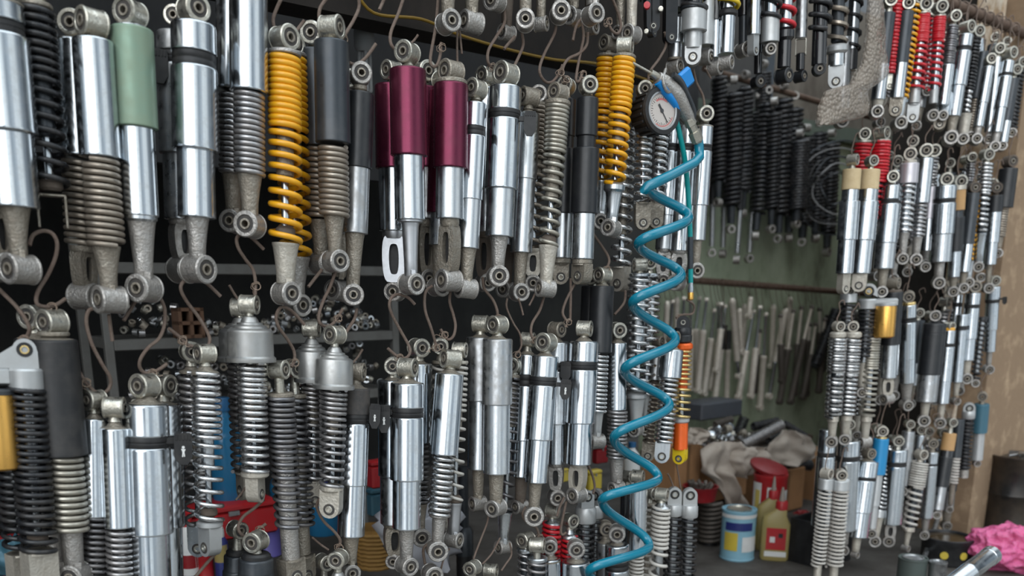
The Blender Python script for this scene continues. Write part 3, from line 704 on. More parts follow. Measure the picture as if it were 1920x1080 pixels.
G|467,571,479,920,0|large silver-cup coil, cream clevis|e17.5,70:zinc N604,678,42.5 s680,886,29.5,4.2,6,740,11.3,28:sil b685,788,12:dust r780,880,5 p883,894,26:cream V890,940,18,68:cream
G|551,691,568,1070,.9|dusty brown-gray coil, behind its twin|e17,30:zinc p738,746,24:dust s744,985,27,4,21:std b830,1040,16:dust V1040,1092,20,40:dust
G|522,693,548,1085,0|dusty brown-gray coil, square foot|e17.5,60:zinc b706,742,9:zinc p736,745,25:dust s743,986,28,4.3,10,840,10.5,26:std b830,1050,17:cast V1046,1095,22,35:dust
G|584,616,589,932,.8|silver-cup coil, partly overlapped|e16,75 N645,716,34 s718,900,24,3.4,5,760,10.5:ste b720,800,10:dust r795,895,4.5 V900,948,15,10:cream
G|628,628,621,948,0|silver-cup coil, right of three|e17,-42:zinc N660,729,35.5 s731,913,27,3.9,5,775,10,23:ste b735,815,10:dust r810,905,4.5 p909,921,22:cream V917,968,19,-18:cream
G|668,697,656,1072,.4|black-topped chrome, with white-marked clip|e17,75:dust d718,730,26 c727,776,27:rubr k774,794,26 K702,754,800,10,1,-14 c792,909,27:chr c905,1004,25:chr a1003,1056,16,12:dust E16,20
G|736,686,739,1050,.9|chrome slotted-arm banded, behind its twin|e15.5,0 d706,716,26 c712,760,28:chr k758,780,27 c778,892,28:chr c888,981,25:alu A980,1040,20,17,10:dust E14,-10
G|764,689,762,1060,0|chrome banded, white-marked clip at left|e17.5,66:zinc d708,720,30 c717,764,31.5:chr k762,783,30.5 K721,758,809,11,1,-20 c780,899,31.5:chr c895,990,26.5:chr a988,1046,16,12:cast E17,32
G|785,652,787,1005,.9|chrome half-cover dark-spring, behind|e17,28 d674,684,23 c681,829,25:chr s831,945,19,3.3,12:std a944,990,15,10:dust E17,15
G|845,673,819,1031,0|chrome half-cover bright-spring, big foot eye|e17.5,-62:zinc d690,704,26 c700,852,27:chr s853,965,22,3.8,10.8:sil p962,970,19:cast a966,1018,14,11:cast E18.5,10
G|826,649,832,1000,1|pale coil, behind bright-spring one|e15,0 p676,682,17:dust s681,930,18,3,14:wht b690,800,9:dust a930,985,12,9:cream E14,-20
G|862,656,850,1012,.4|pale coil, with smooth silver foot|e14,75:zinc p676,682,17:cream s681,944,17.5,3.1,9,770,8.2,16.5:wht b690,800,9:dust r800,930,4.2 p928,944,13:dirt a942,1004,14,11:bri E15,60
G|901,607,896,944,.7|plain chrome two-step, behind|e15.5,75:zinc d626,634,25 c632,751,26.5:chd c748,879,21:alu a878,934,12,9.5:dust E14,-60
G|933,609,930,952,0|plain chrome two-step, dotted shine|e16.5,-42:zinc d628,638,27 c635,758,28.5:chd c754,887,25:alu a886,942,15,12:dust E16,-34
G|963,685,943,1026,.8|dark slate coil, silver foot|e14,-20 p702,709,15:dust s709,962,16,3,9,790,8.5:std b715,800,8:dust r790,950,4.5 a960,1016,14,10:alu E13,-50
G|990,637,975,950,.7|chrome banded, left behind|e13.5,75 d657,667,22 c664,702,24:chr k700,724,23 c722,825,24:chr c822,893,20:chr a892,940,13,10:dirt E13,-50
G|1024,642,1000,966,0|chrome banded, white-marked clip at right|e17,-30:zinc d660,670,25 c667,707,26:chr k705,724,25.5 K1060,708,745,10,1,-16 c721,824,26.5:chr c820,904,21.5:chr a903,954,13,10:dust E18,6
G|1044,618,1043,931,.7|satin silver slotted-arm|e14,50:dust d636,644,21 c641,680,23:alu k678,696,22 c694,794,22:alu c791,869,17:alu A868,918,15,12,-10:cast E15,12
G|1096,616,1082,928,0|shining chrome slotted-arm banded|e14.5,75:zinc d632,643,26 c639,678,27.5:chr k676,694,27 K1061,678,714,9.5,0,-16 c691,793,27.5:chr c789,870,23.5:chr A868,920,16,14,-25:cream E15,-42
G|1112,520,1100,830,1|black half-cover, behind its twin|e14,-20 c536,660,21:blk s662,772,17,2.8,14:ste a772,815,11,9:cream E13,-30
G|1130,516,1118,828,.3|black half-cover silver-spring|e14.5,-42:zinc d530,540,22 c536,661,22.5:blk s663,773,18,3,14:sil a772,816,12,9:silv E14,-60
G|1158,619,1156,915,.2|slim mirror-chrome half-cover|e14,22:zinc d633,645,17 c642,768,17.5:chr s769,860,20,3.1,13:ste a859,902,14,11:cast E13,-50
G|1219,493,1208,803,1|white-silver open coil, behind its twin|e12,5:zinc p513,520,20:alu s518,738,22,3.4,5,580,10:sil b525,640,12:alu r640,730,5 a738,795,16,11:silv E12,10
G|1200,497,1192,806,.2|white-silver open coil, under teal hose|e13,-75:zinc p512,519,20:alu s517,738,23,3.6,5,575,10.2:sil b525,645,13:alu r640,725,5 p736,748,20:silv a744,798,17,11:silv E12.5,-20
G|1281,604,1275,862,.2|orange damper brass-spring|L614,628,16,8,0:blk p624,645,17:blk p643,656,19:org s655,788,18,2.6,6,705,7:gcol b650,730,11:org r730,780,4.5 p782,792,16:silv c789,842,13.5:org V840,868,12,-20:yl2
G|1262,632,1242,852,0|chrome-cap silver-spring, before the orange one|e11,60:dust d645,658,19 c655,708,22:chr s709,829,18.5,2.9,13.5:sil b712,825,8:gun V828,866,14,-5:alu
G|1234,640,1216,845,.8|taupe coil, left of chrome cap|e10,60:dust c652,712,15:chd s713,830,13,2.4,14:brz b713,828,8:dirt V828,864,12,-5:dust
H|445,993,442,1400,.9|gray ringed-neck, behind its twin|e16,30:zinc p1030,1042,20:rub c1040,1070,24:gun c1068,1180,26:gun c1178,1380,22:chd E14,10
H|480,1015,482,1400,0|gray ringed-neck, black collar|e19,-32:zinc p1036,1052,27:rub c1046,1074,32:gun c1072,1200,33:gun c1198,1380,26:chd E16,10
H|608,1054,606,1400,.8|silver-cup, just its eye showing, left|e15,30:zinc N1090,1150,30 s1150,1350,24,3.6,13:ste E14,10
H|634,1048,632,1400,0|silver-cup, just its eye showing, right|e16.5,-20:zinc N1082,1150,32 s1150,1350,26,3.8,13:ste E15,10
H|886,1065,884,1400,0|eye-only, left of dangling wires|e14,-30:zinc d1086,1098,24 c1096,1200,26:chr c1198,1350,22:chr E14,10
H|920,1070,918,1400,.5|eye-only, turned sideways by dangling wires|e13.5,75:zinc d1090,1100,24 c1098,1200,25:chr c1198,1350,21:chr E14,10
H|810,1076,808,1400,0|dark rubber-eyed, half cut by frame edge|e17,20:cast d1096,1106,24 c1104,1200,26:chr c1198,1350,22:chr E14,10
H|986,1012,981,1360,.5|steel coil, with slanted bright eye|e14.5,-40:zinc b1020,1030,7:zinc p1027,1035,17:alu s1034,1300,16.5,2.7,22:ste b1036,1300,9:gun E13,10
H|1007,1022,1004,1360,0|steel coil, with sideways eye|e15,80:zinc b1030,1048,7:zinc p1044,1052,20:alu s1051,1300,19.5,3.1,20:ste b1052,1300,10:gun E13,10
H|1031,1023,1034,1360,.5|chrome round-eyed, left|e14,0:cast d1038,1050,20 c1046,1180,20:chr c1178,1330,16:chr E13,10
H|1080,1028,1077,1360,0|chrome round-eyed, right|e15.5,5:cast d1044,1056,25 c1052,1180,26.5:chr c1178,1330,22:chr E14,10
H|1036,958,1024,1230,1|scarlet coil, upper|e13,72:zinc d970,982,16:alu s981,1100,19,3.4,13:red b985,1100,10:alu c1100,1200,10:alu E13,10
H|1069,976,1056,1240,.8|scarlet coil, lower|e13,40:zinc d990,1006,17:alu s1004,1120,17,3.2,12:red b1005,1120,9:alu c1120,1210,10:alu E13,10
H|1099,931,1090,1240,.7|silver-headed black coil, front|L950,979,20,9,30:silv s980,1200,17.5,2.7,20:bks b982,1200,9:alu E12,10
H|1118,929,1113,1240,1.1|silver-headed black coil, bolted loop|L946,970,14,9,-30:silv s970,1200,14.5,2.5,21:bks b972,1200,8:alu E12,10
H|1136,990,1134,1350,.7|dull gray, left of chrome banded one|e13,10:dust d1006,1018,16 c1016,1040,18:chd c1040,1300,17:chd E12,10
H|1157,999,1156,1350,0|chrome banded, crossed by hose end|e15,0:cast d1014,1024,21 c1020,1050,22.5:chr k1048,1068,22 c1066,1190,23:chr c1190,1320,19:chr E13,10
H|1196,893,1189,1250,.2|tall chrome half-cover, beside hose|e12,75:zinc b900,912,7:zinc d906,914,17 c910,1036,18.5:chr s1038,1160,15,2.4,18:wht a1160,1230,11,8:cast E12,10
H|1176,893,1170,1250,.9|narrow black tube, behind tall chrome|e11,60 c908,1015,12:gls s1016,1150,11,2.2,18:bks a1150,1230,9,7:cast E12,10
H|1218,925,1205,1200,.8|white thick coil, behind its twin|e11,60 p942,948,14:dust s948,1150,15,3,17:wht b950,1100,8:dust E11,10
H|1241,927,1226,1200,0|white thick coil|e12.5,75:zinc d940,952,18:alu s950,1150,18.5,3.4,10,1030,5:wht b950,1060,9:alu r1060,1150,4 E11,10
H|1264,926,1255,1230,.3|white-headed black coil, left|L945,966,15.5,9,15:silv s968,1170,17,2.7,18:bks b970,1170,9:alu E11,10
H|1293,928,1283,1230,0|white-headed black coil, right|L946,969,16.5,9,15:silv s970,1170,17,2.7,18:bks b970,1170,9:alu E11,10
"""
for ln in DATA.strip().splitlines():
    row, pos, look, toks = ln.split('|')
    x1, y1, x2, y2, L = [float(q) for q in pos.split(',')]
    shock(row, x1, y1, x2, y2, L, look, toks)
# the second layer glimpsed through the right-hand rows
rb = random.Random(11)
for row, xs, yt, yb, drift in (('C', (1672, 1712, 1742, 1776, 1806, 1838, 1866, 1886), 40, 225, -28), ('D', (1632, 1664, 1694, 1722, 1752, 1782, 1812, 1838), 305, 520, -22),
                               ('E', (1606, 1640, 1668, 1690, 1722, 1746, 1772, 1815), 580, 750, -20), ('F', (1572, 1612, 1646, 1676, 1712, 1740, 1768, 1788), 815, 985, -20)):
    for i, x in enumerate(xs):
        k = (i*5+len(row)+ord(row)) % 4
        f = (x-1560)/330; ya = yt+rb.uniform(-14, 26)+(40*f if row == 'C' else 0); yb_ = yb+rb.uniform(-20, 14)+(20*f if row == 'C' else -15*f)
        h = yb_-ya; w_ = 13-3.5*f
        e = f"e{9.5-2*f:.1f},{rb.choice((0, 20, 60, 40))} "; E = f" E{9.5-2*f:.1f},{rb.choice((0, 20, 40))}"
        if k == 0: lk, tk = 'steel coil second-layer', f"s{ya+h*.08:.0f},{ya+h*.72:.0f},{w_:.1f},2.1,17:ste b{ya+h*.1:.0f},{ya+h*.6:.0f},6:gun a{ya+h*.71:.0f},{yb_-6:.0f},9,6:cream"
        elif k == 1: lk, tk = 'chrome second-layer', f"c{ya+h*.08:.0f},{ya+h*.5:.0f},{w_:.1f}:chr c{ya+h*.49:.0f},{ya+h*.76:.0f},{w_*.86:.1f}:chr a{ya+h*.75:.0f},{yb_-6:.0f},8,6:cast"
        elif k == 2: lk, tk = 'dark-sleeved second-layer', f"c{ya+h*.08:.0f},{ya+h*.55:.0f},{w_:.1f}:gun c{ya+h*.54:.0f},{ya+h*.8:.0f},{w_*.85:.1f}:chd a{ya+h*.79:.0f},{yb_-6:.0f},8,6:dust"
        else: lk, tk = 'black coil second-layer', f"s{ya+h*.08:.0f},{ya+h*.75:.0f},{w_:.1f},2.2,15:bks b{ya+h*.1:.0f},{ya+h*.7:.0f},6:alu a{ya+h*.74:.0f},{yb_-6:.0f},8,6:cast"
        shock(row, x, ya, x+drift*h/200, yb_, 1.25+.5*(i % 2), lk, e+tk+E)
label_shocks()

# ------------------------------------------------------------------ wire hooks between the rows
HOOKS = """
55,460 62,441 80,433 98,438 107,456 104,482 90,515 72,545 68,565 77,574 100,574 123,560|rusty S-hook under the black coil bracket, far left
-6,538 8,552 30,574 47,597 55,616 51,630 38,640|rusty hook reaching the silver cast head at far left
204,590 207,612 211,640|straight hook tail below the twin taupe springs
184,578 167,582 162,606 172,644 190,680 205,705 207,722 198,735 180,736 160,716 147,694|long looped hook below the twin taupe springs
232,601 245,580 258,562 290,552 302,562 309,582 308,610 298,635 278,652 264,672 262,688 272,699 292,696 314,682|S-hook below the mint green shock absorber
414,556 386,530 362,520 345,527 339,542 350,565 372,594 390,625 393,642 384,650 356,648 335,630 316,616|S-hook below the blue-tinted banded chrome one
495,468 472,446 455,438 444,447 447,465 460,486 474,505 479,530 478,562|hook from the tall chrome tube down to the silver cup
430,535 440,552 450,566|short bent hook end at the silver cup eye
571,609 548,584 528,576 518,592 522,612 540,638 551,658 552,676 546,688|S-hook below the bright yellow spring
578,538 592,520 604,505|hook tail under the bronze springs, pointing left
629,510 618,540 607,562 598,590 600,606 613,612 627,604 643,579|S-hook below the gunmetal bronze-spring shock
669,578 665,597 652,618 640,640|straight hook end below the satin silver arm
680,655 672,668 662,680|short hook stub right of the silver cup
778,571 765,558 748,552 735,557 730,572 736,592 750,618 765,645 769,660 761,671 745,668 727,653|S-hook under the bright silver maroon-top
811,536 800,544 796,560 798,585 808,614 816,642 817,656|slim hook under the dark maroon-top
846,540 843,565 850,590 854,611 850,630 839,636 826,617|curled hook under the right maroon-top
905,520 908,541 924,562 932,582 933,600|rusty hook under the banded chrome arms
951,560 950,577 962,605 975,627 977,650 965,668|thin copper hook dropping past slim chrome
972,560 977,575 981,591|straight copper hook end below lilac chrome
1020,556 1012,582 998,606 996,626 1003,640|hook below the tan coil pair
1007,542 1000,558 992,573|short hook tail between the tan coil feet
1070,522 1070,560 1069,602|straight vertical hook below the black sleeves
1079,530 1062,562 1055,585 1060,598 1066,604|bent hook left of the fat black cover
1112,438 1126,458 1139,478 1142,492 1134,508|hook curving down to the fat black cover
1173,545 1170,568 1152,590|hook end below the cream clevis
532,-12 518,18 512,40 520,66 538,75|hook above the bright yellow spring
571,38 562,50 550,66|yellow spring hook's straight end piece
618,-10 600,16 600,42 612,52|hook above the gunmetal bronze-spring shock
672,-10 673,14 664,36 650,60 640,78|hook sweeping down behind the gunmetal tube
705,82 686,108 668,121 655,118|hook above the satin silver arm eye
758,-8 747,25 733,60 733,82 744,95 757,97|long hook above the front maroon-top
784,65 776,76 765,86|short hook end right of the front maroon eye
722,-6 716,8 711,19|hook tail at the top edge above maroon tops
822,-8 817,50 807,108 811,124 820,121 826,100 827,80|long narrow hook between the maroon tops
858,48 857,85 858,126|straight wire rod above the right maroon-top
862,58 864,80 866,101|short straight rod beside the wide eye
945,12 946,42 931,68 916,94 915,116 924,128|hook left above the wide chrome clip one
978,60 981,84 971,110 962,128|hook right above the wide chrome clip one
966,68 955,80 945,92|hook tail behind the rusty-rimmed eye
1042,40 1040,62 1021,100 1012,126 1014,142 1024,154 1036,153 1048,138 1055,121|U-shaped hook above the tan coil pair
1102,60 1100,84 1086,100 1066,110 1056,126 1056,142 1064,153|hook above the left black sleeve
1091,42 1094,70 1086,110 1080,148 1086,152 1093,133|hook above the right black sleeve
1090,35 1080,50 1074,76|bent tail beside the gray oval eye
1146,-8 1160,28 1164,52 1157,63 1146,55 1138,34|hook above the deep yellow springs
1246,60 1249,84 1236,110 1220,132 1216,150 1222,160 1236,158|hook holding the pressure gauge gun
1300,130 1306,155 1318,180 1321,203|hook above the banded chrome beside the hose
1322,128 1328,138 1333,147|short stub below the slim chrome eye
495,936 478,952 457,968 447,985 450,999 462,1006 480,996 499,982|S-hook above the gray ringed necks
461,914 452,926 442,938|short hook end left of cream clevis
404,1038 386,1058 366,1082|straight wire leaving the shiny silver coil
600,935 594,950 606,976 628,998 638,1014 633,1028|hook below the smaller silver cup
586,1008 600,1020 616,1031|short hook end, left of cut-off silver cup
802,1020 794,1030 796,1052 804,1080|wire below the big foot eye
843,1028 832,1048 824,1080|copper wire below the smooth silver foot
916,955 914,978 902,1010 890,1042 886,1060|thin wire below the dotted-shine chrome
938,1008 922,1038 904,1058|thin wire crossing below the slate coil
956,1018 959,1040 948,1058 940,1070|thin curled wire right of the silver foot
986,950 980,966 990,982 1006,990 1012,1012|hook loop above the slanted bright eye
1058,932 1050,950 1044,968|hook end left above the scarlet coil
1062,940 1052,988 1054,1002 1062,998|long narrow hook above the lower scarlet coil
1101,868 1111,892 1115,912 1112,926|hook above the silver-headed black coils
1266,860 1272,890 1278,926|thin hook below the orange damper
1252,888 1258,900 1263,914|short hook end above the white-headed coils
1268,596 1280,590 1298,588 1301,572 1288,562|hook ring above the orange damper
"""
for ln in HOOKS.strip().splitlines():
    pp, lab = ln.split('|')
    pts = [tuple(float(q) for q in p.split(',')) for p in pp.split()]
    n = len(pts)
    W = [at(x, y, .018 + .004*math.sin(i*1.3)) for i, (x, y) in enumerate(pts)]
    W = smooth_path(W, 6)
    thin = 'thin' in lab or 'copper' in lab or 'rod' in lab or 'short' in lab
    r = .0018 if thin else .00255
    root = empty('wire_hook', lab, 'hook', loc=W[0], group='wire hooks of the front curtain')
    inv = Matrix.Translation(-W[0])
    MB().tube([inv @ p for p in W], r, 8).build('hook_rod', 'hook', root)
    if n > 4:                                   # twisted binding wire near one end
        i0 = len(W)//8; mb = MB()
        c = W[-max(3, i0)] if W[0].z > W[-1].z else W[max(3, i0)]
        tn = (W[min(len(W)-1, 5)]-W[0]).normalized()
        rnd = random.Random(n*31+int(pts[0][0]))
        loop = []
        for k in range(40):
            a = k/40*2*PI*2.6
            loop.append(inv @ (c + RX*math.cos(a)*.0052*(1+.4*rnd.random()) + V((0, 0, 1))*(math.sin(a)*.0055 - k*.00007) - N*(.0035*math.sin(a*.5)+.002)))
        p = loop[-1]
        for k in range(5): p = p+V((rnd.uniform(-.006, .006), rnd.uniform(-.003, .003), rnd.uniform(-.005, .003))); loop.append(p)
        mb.tube(smooth_path(loop, 2), .00062, 5); mb.build('tie_wire', 'wire', root)

# small hooks for the rows at the right: one from each upper eye to what hangs above
cnt = 0
for row, xm, look, root, y1, x1 in list(SHOCKS):
    if row in 'DEF' or (row == 'C' and y1 > -30):
        P = root.matrix_world @ V((0, 0, 0)); 
        top = [c for c in root.children if c.name.startswith('top_eye')]
        if not top: continue
        rnd = random.Random(int(x1*7+y1))
        dep = (P-CAM).dot(FWD); s = dep/FPX
        zc = (root.matrix_world.to_3x3() @ V((0, 0, 1)))
        # eye centre again from its local height
        zs = [q.co.z for q in top[0].data.vertices]; eyez = max(zs)
        E = P + zc*eyez
        hgt = s*rnd.uniform(26, 44)
        dx = s*rnd.uniform(-5, 5)
        pts = [E+RX*(s*5)-zc*(s*9)-N*s*4, E-RX*(s*1)-zc*(s*10)-N*s*7, E-RX*s*6+zc*s*2-N*s*3, E+RX*dx+zc*hgt*.55, E-RX*dx+zc*hgt, E+RX*(s*6)+zc*(hgt+s*5), E+RX*(s*9)+zc*(hgt-s*3)]
        W = smooth_path(pts, 5); o0 = W[0]
        o = MB().tube([p-o0 for p in W], .00155, 6).build('wire_hook', 'hook'); o.location = o0
        tag(o, f"thin rusty hook above the {root['label'].replace(' shock absorbers', ' shocks').replace(' shock absorber', '')}".replace('of the ', 'of '), 'hook', 'wire hooks of the right curtain')

# red round sticker and two screws on the black flat fork
fk = [s_ for s_ in SHOCKS if s_[2] == 'black flat fork with red sticker'][0][3]
inv = fk.matrix_world.inverted()
for nm, x, y, r_, m in (('red_sticker', 1213, 9, 6, 'red'), ('screw', 1239, 16, 4.5, 'zinc'), ('screw', 1212, 58, 4, 'zinc')):
    p = at(x, y, -.022); s = mpp(p); lp = inv @ p
    MB().lathe([(0, -.012), (r_*s, -.012), (r_*s, 0), (0, .0005)], 18, frame_z((0, -1, 0), lp)).build(nm, m, fk)

# hanging rail the curtain is hung from
A = at(1960, 78, .10); B = at(300, -588, .10)
d = (A-B).normalized()
root = empty('hanging_rail', 'rusty round steel rail bound with wire, under the ceiling at top right', 'rail', loc=A)
MB().tube([V((0, 0, 0)), B-A], .014, 12).build('pipe', mat('rust', (.10, .058, .04), .3, .6, .5, (.16, .11, .08), 50, .4), root)
for i, px in enumerate(range(1740, 1916, 16)):
    c = at(px, 78-(1960-px)*.401, .10)
    pts = []
    for k in range(30):
        a = k/30*2*PI*1.4
        pts.append(c-A+RX*math.cos(a)*.004*i % 1 if False else (c-A)+N*math.cos(a)*.0175+V((0, 0, 1))*math.sin(a)*.0175+d*(k*.0005))
    pts.append(pts[-1]+V((.0, -.004, -.05))); pts.append(pts[-1]+V((.006, 0, -.05)))
    MB().tube(pts, .0018, 6).build('wire_wrap', 'hook', root)

# ------------------------------------------------------------------ teal coiled air hose, straight hose and pressure gauge gun
HX = at(1250, 540, -.055)
def hp(x, y, off): return at(x, y, -.05+off)
ext = [(1309, 262), (1311, 288), (1291, 312)]
lefts = [(1214, 350), (1197, 458), (1186, 569), (1171, 694), (1151, 822), (1129, 938), (1104, 1072)]
rights = [(1291, 408), (1277, 516), (1266, 638), (1255, 760), (1234, 897), (1217, 1024), (1196, 1150)]
seq = []
for l, r in zip(lefts, rights): seq += [(l, -1), (r, 1)]
pts = [at(1308, 258, -.045), at(1311, 285, -.045), at(1301, 306, -.055)]
for i in range(len(seq)-1):
    (a, sa), (b2, sb) = seq[i], seq[i+1]
    for k in range(12):
        u = k/12; th = PI*u
        x = (a[0]+b2[0])/2 + (a[0]-b2[0])/2*math.cos(th)
        y = a[1]+(b2[1]-a[1])*u
        # strands run front (downwards to the left) and back (downwards to the right)
        off = (.030 if sa < 0 else -.030)*math.sin(th)
        pts.append(hp(x, y, off))
W = smooth_path(pts[:3]+pts[3:], 2)
root = empty('air_hose', 'teal coiled air hose hanging in front of the curtain from the gauge gun', 'hose', loc=W[0])
MB().tube([p-W[0] for p in W], .0096, 14).build('coil_tube', 'teal', root, sharp=80)
W2 = smooth_path([at(1268, 226, -.03), at(1274, 250, -.03), at(1284, 300, -.025), at(1290, 360, -.02), at(1294, 440, -.02), at(1295, 534, -.02)], 8)
root = empty('straight_hose', 'thin straight teal hose with black tape and brass tip, right of coil', 'hose', loc=W2[0])
MB().tube([p-W2[0] for p in W2], .0052, 12).build('hose_tube', mat('tealg', (.0, .30, .30), 0, .3, .1, (.1, .3, .3), 30), root)
q = [at(1294.3, y, -.02)-W2[0] for y in (444, 455, 466, 476, 486, 496, 504)]
MB().tube(q, [.0056, .006, .0057, .0061, .0058, .006, .0056], 14).build('tape', 'gun', root)
q = [at(1295, y, -.02)-W2[0] for y in (530, 536, 536.5, 546, 546.5, 549)]
MB().tube(q, [.0053, .0053, .006, .006, .0055, .0055], 14).build('ferrule', 'chr', root)
q = [at(1295, y, -.02)-W2[0] for y in (548, 549, 561, 563)]
MB().tube(q, [.0055, .0062, .0062, .004], 14).build('brass_tip', 'gold', root)

G0 = at(1240, 208, -.035)
root = empty('pressure_gauge_gun', 'tyre inflator gun with round dial gauge, blue trigger and black rubber guard', 'gauge', loc=G0)
s = mpp(G0)
fn = (CAM-G0).normalized(); fn = (fn + RX*.72 + V((0, 0, .22))).normalized()
F = frame_z(fn, V((0, 0, 0)), V((0, 0, 1)))
R = 41*s
mb = MB().lathe([(0, -R*1.25), (R*.80, -R*1.25), (R*.9, -R*1.1), (R*.93, -R*.2), (R, -R*.12), (R*1.06, 0), (R*1.02, R*.12), (R*.84, R*.14), (R*.80, R*.02)], 40, F)
for i in range(18):
    a = 2*PI*i/18; c = F @ V((R*.93*math.cos(a), R*.93*math.sin(a), -R*.68))
    G = F.copy(); G.translation = c; G = G @ Matrix.Rotation(a, 4, 'Z')
    mb.box((0, 0, 0), (R*.12, R*.14, R*.85), G, bev=R*.03)
gd = mb.build('rubber_guard', 'rub', root)
MB().ring(R*.84, R*.75, R*.05, F @ Matrix.Translation((0, 0, R*.07)), 40).build('bezel', 'chd', root)
MB().lathe([(0, 0), (R*.76, 0), (R*.76, R*.03), (0, R*.03)], 40, F).build('dial', mat('dialw', (.55, .50, .46), 0, .5, .15, (.6, .5, .45), 40), root)
mb = MB()
for i in range(28):
    a = math.radians(-40+280*i/27); l = .12 if i % 3 == 0 else .07
    G = F @ Matrix.Rotation(a, 4, 'Z'); mb.box((R*(.62-l/2), 0, R*.034), (R*l, R*.022, R*.006), G)
mb.build('dial_ticks', 'gls', root, smooth=False)
mat('dred', (.55, .16, .15), 0, .5, .2, (.6, .4, .38), 60)
for (a0, a1, rr, w_) in ((150, 250, .66, .05), (-35, 40, .50, .09)):
    vs = []; fs = []
    for i in range(25):
        a = math.radians(a0+(a1-a0)*i/24)
        for q_ in (rr-w_/2, rr+w_/2): vs.append(F @ V((R*q_*math.cos(a), R*q_*math.sin(a), R*.0345)))
    for i in range(24): fs.append((2*i, 2*i+1, 2*i+3, 2*i+2))
    MB().add(vs, fs).build('dial_red_arc', 'dred', root, smooth=False)
G = F @ Matrix.Rotation(math.radians(215), 4, 'Z')
mb = MB().box((R*.18, 0, R*.05), (R*.78, R*.04, R*.02), G); mb.lathe([(0, R*.03), (R*.09, R*.03), (R*.09, R*.07), (0, R*.07)], 14, F)
mb.box((-R*.2, 0, R*.05), (R*.25, R*.1, R*.02), G)
mb.build('needle', 'gls', root, smooth=False)
def pz(x, y, o): return at(x, y, o)-G0
def slab(mb, pl, r, flat=.7):
    pass
q = smooth_path([pz(1232, 146, -.03), pz(1250, 158, -.035), pz(1268, 178, -.04), pz(1282, 205, -.04), pz(1295, 226, -.04)], 5)
n = len(q)
MB().tube(q, [s*(11+5*math.sin(PI*i/(n-1))*(1 if i > n*.4 else .9)) for i in range(n)], 14).build('handle', 'cast', root)
q = [pz(1262, 140, -.05), pz(1276, 152, -.052), pz(1286, 172, -.052), pz(1300, 206, -.05), pz(1299, 222, -.046)]
MB().tube(smooth_path(q, 4), s*5.5, 10).build('lever', 'gun', root)
mb = MB(); G = frame_z(V(pz(1299, 134, -.045))-V(pz(1272, 158, -.045)), pz(1285, 148, -.045), N)
mb.box((0, 0, 0), (s*13, s*32, s*37), G, bev=s*4); mb.build('blue_trigger', mat('bluep', (.0, .22, .62), 0, .35, .15, (.1, .25, .45), 40), root)
q = smooth_path([pz(1234, 154, -.036), pz(1247, 172, -.038), pz(1262, 190, -.04), pz(1271, 206, -.038)], 4)
MB().tube(q, s*8, 12).build('blue_body', MATS['bluep'], root)
q = [pz(1186, 118, -.02), pz(1222, 138, -.028)]
MB().tube(q, s*2.6, 10).build('nozzle_rod', 'zinc', root)
q = [pz(1219, 136, -.028), pz(1240, 150, -.03)]
MB().tube(q, [s*6.5, s*7.5], 12).build('nozzle_nut', 'zinc', root)
q = [pz(1290, 222, -.042), pz(1296, 234, -.043), pz(1296.5, 236, -.043), pz(1301, 246, -.044), pz(1301.5, 247, -.044), pz(1308, 264, -.045), pz(1309, 268, -.045)]
MB().tube(q, [s*10, s*12, s*9, s*9, s*12.5, s*12, s*9], 6).build('hose_coupling', 'zinc', root, sharp=25)
q = [pz(1296, 196, -.048), pz(1297, 205, -.048)]
MB().tube(smooth_path([pz(1248, 130, -.03), pz(1243, 150, -.045), pz(1250, 170, -.047), pz(1262, 175, -.04)], 4), s*3, 8).build('hang_loop', 'cast', root)

# ------------------------------------------------------------------ bubble wrap over the long shock absorbers
out = [(1625, -60), (1652, -60), (1655, 20), (1662, 90), (1664, 132), (1652, 150), (1632, 160), (1628, 218), (1600, 224), (1560, 224), (1531, 233), (1534, 205), (1545, 170), (1575, 168), (1604, 168), (1612, 120), (1622, 60)]
nL = 44; nW = 16; rows = []
def edge(y):
    lx = [(-60, 1625), (0, 1624), (60, 1622), (120, 1612), (160, 1590), (170, 1546), (205, 1534), (233, 1531)]
    rx = [(-60, 1652), (20, 1655), (90, 1662), (132, 1664), (150, 1655), (165, 1634), (216, 1628), (233, 1560)]
    def it(T):
        for (a, xa), (b_, xb) in zip(T, T[1:]):
            if y <= b_: return xa+(xb-xa)*(y-a)/(b_-a)
        return T[-1][1]
    return it(lx), it(rx)
for i in range(nL+1):
    y = -60+293*i/nL; xl, xr = edge(y); row_ = []
    for j in range(nW*2):
        th = 2*PI*j/(nW*2); cx = (xl+xr)/2+(xr-xl)/2*math.cos(th)
        dp = -.030-.024*math.sin(th)
        p = at(cx, y+2*math.sin(j*1.9), dp)
        nn = mnoise.noise(p*30)*.004+mnoise.noise(p*12)*.008
        row_.append(p - N*nn + RX*nn*.5)
    rows.append(row_)
bw = bpy.data.materials.new('bubble_film'); bw.use_nodes = True
t = bw.node_tree; p = t.nodes['Principled BSDF']
p.inputs['Base Color'].default_value = (.44, .37, .30, 1); p.inputs['Roughness'].default_value = .10; p.inputs['Alpha'].default_value = .5; p.inputs['Specular IOR Level'].default_value = .8
vo = t.nodes.new('ShaderNodeTexVoronoi'); vo.inputs['Scale'].default_value = 125
g = t.nodes.new('ShaderNodeNewGeometry'); t.links.new(g.outputs['Position'], vo.inputs['Vector'])
bn = t.nodes.new('ShaderNodeBump'); bn.inputs['Strength'].default_value = 1.; bn.inputs['Distance'].default_value = .007; bn.invert = True
t.links.new(vo.outputs[0], bn.inputs['Height']); t.links.new(bn.outputs[0], p.inputs['Normal'])
o = MB().loft(rows).build('bubble_wrap', bw, sharp=80)
tag(o, 'crumpled translucent bubble wrap hanging over shock absorbers at top centre right', 'plastic wrap')
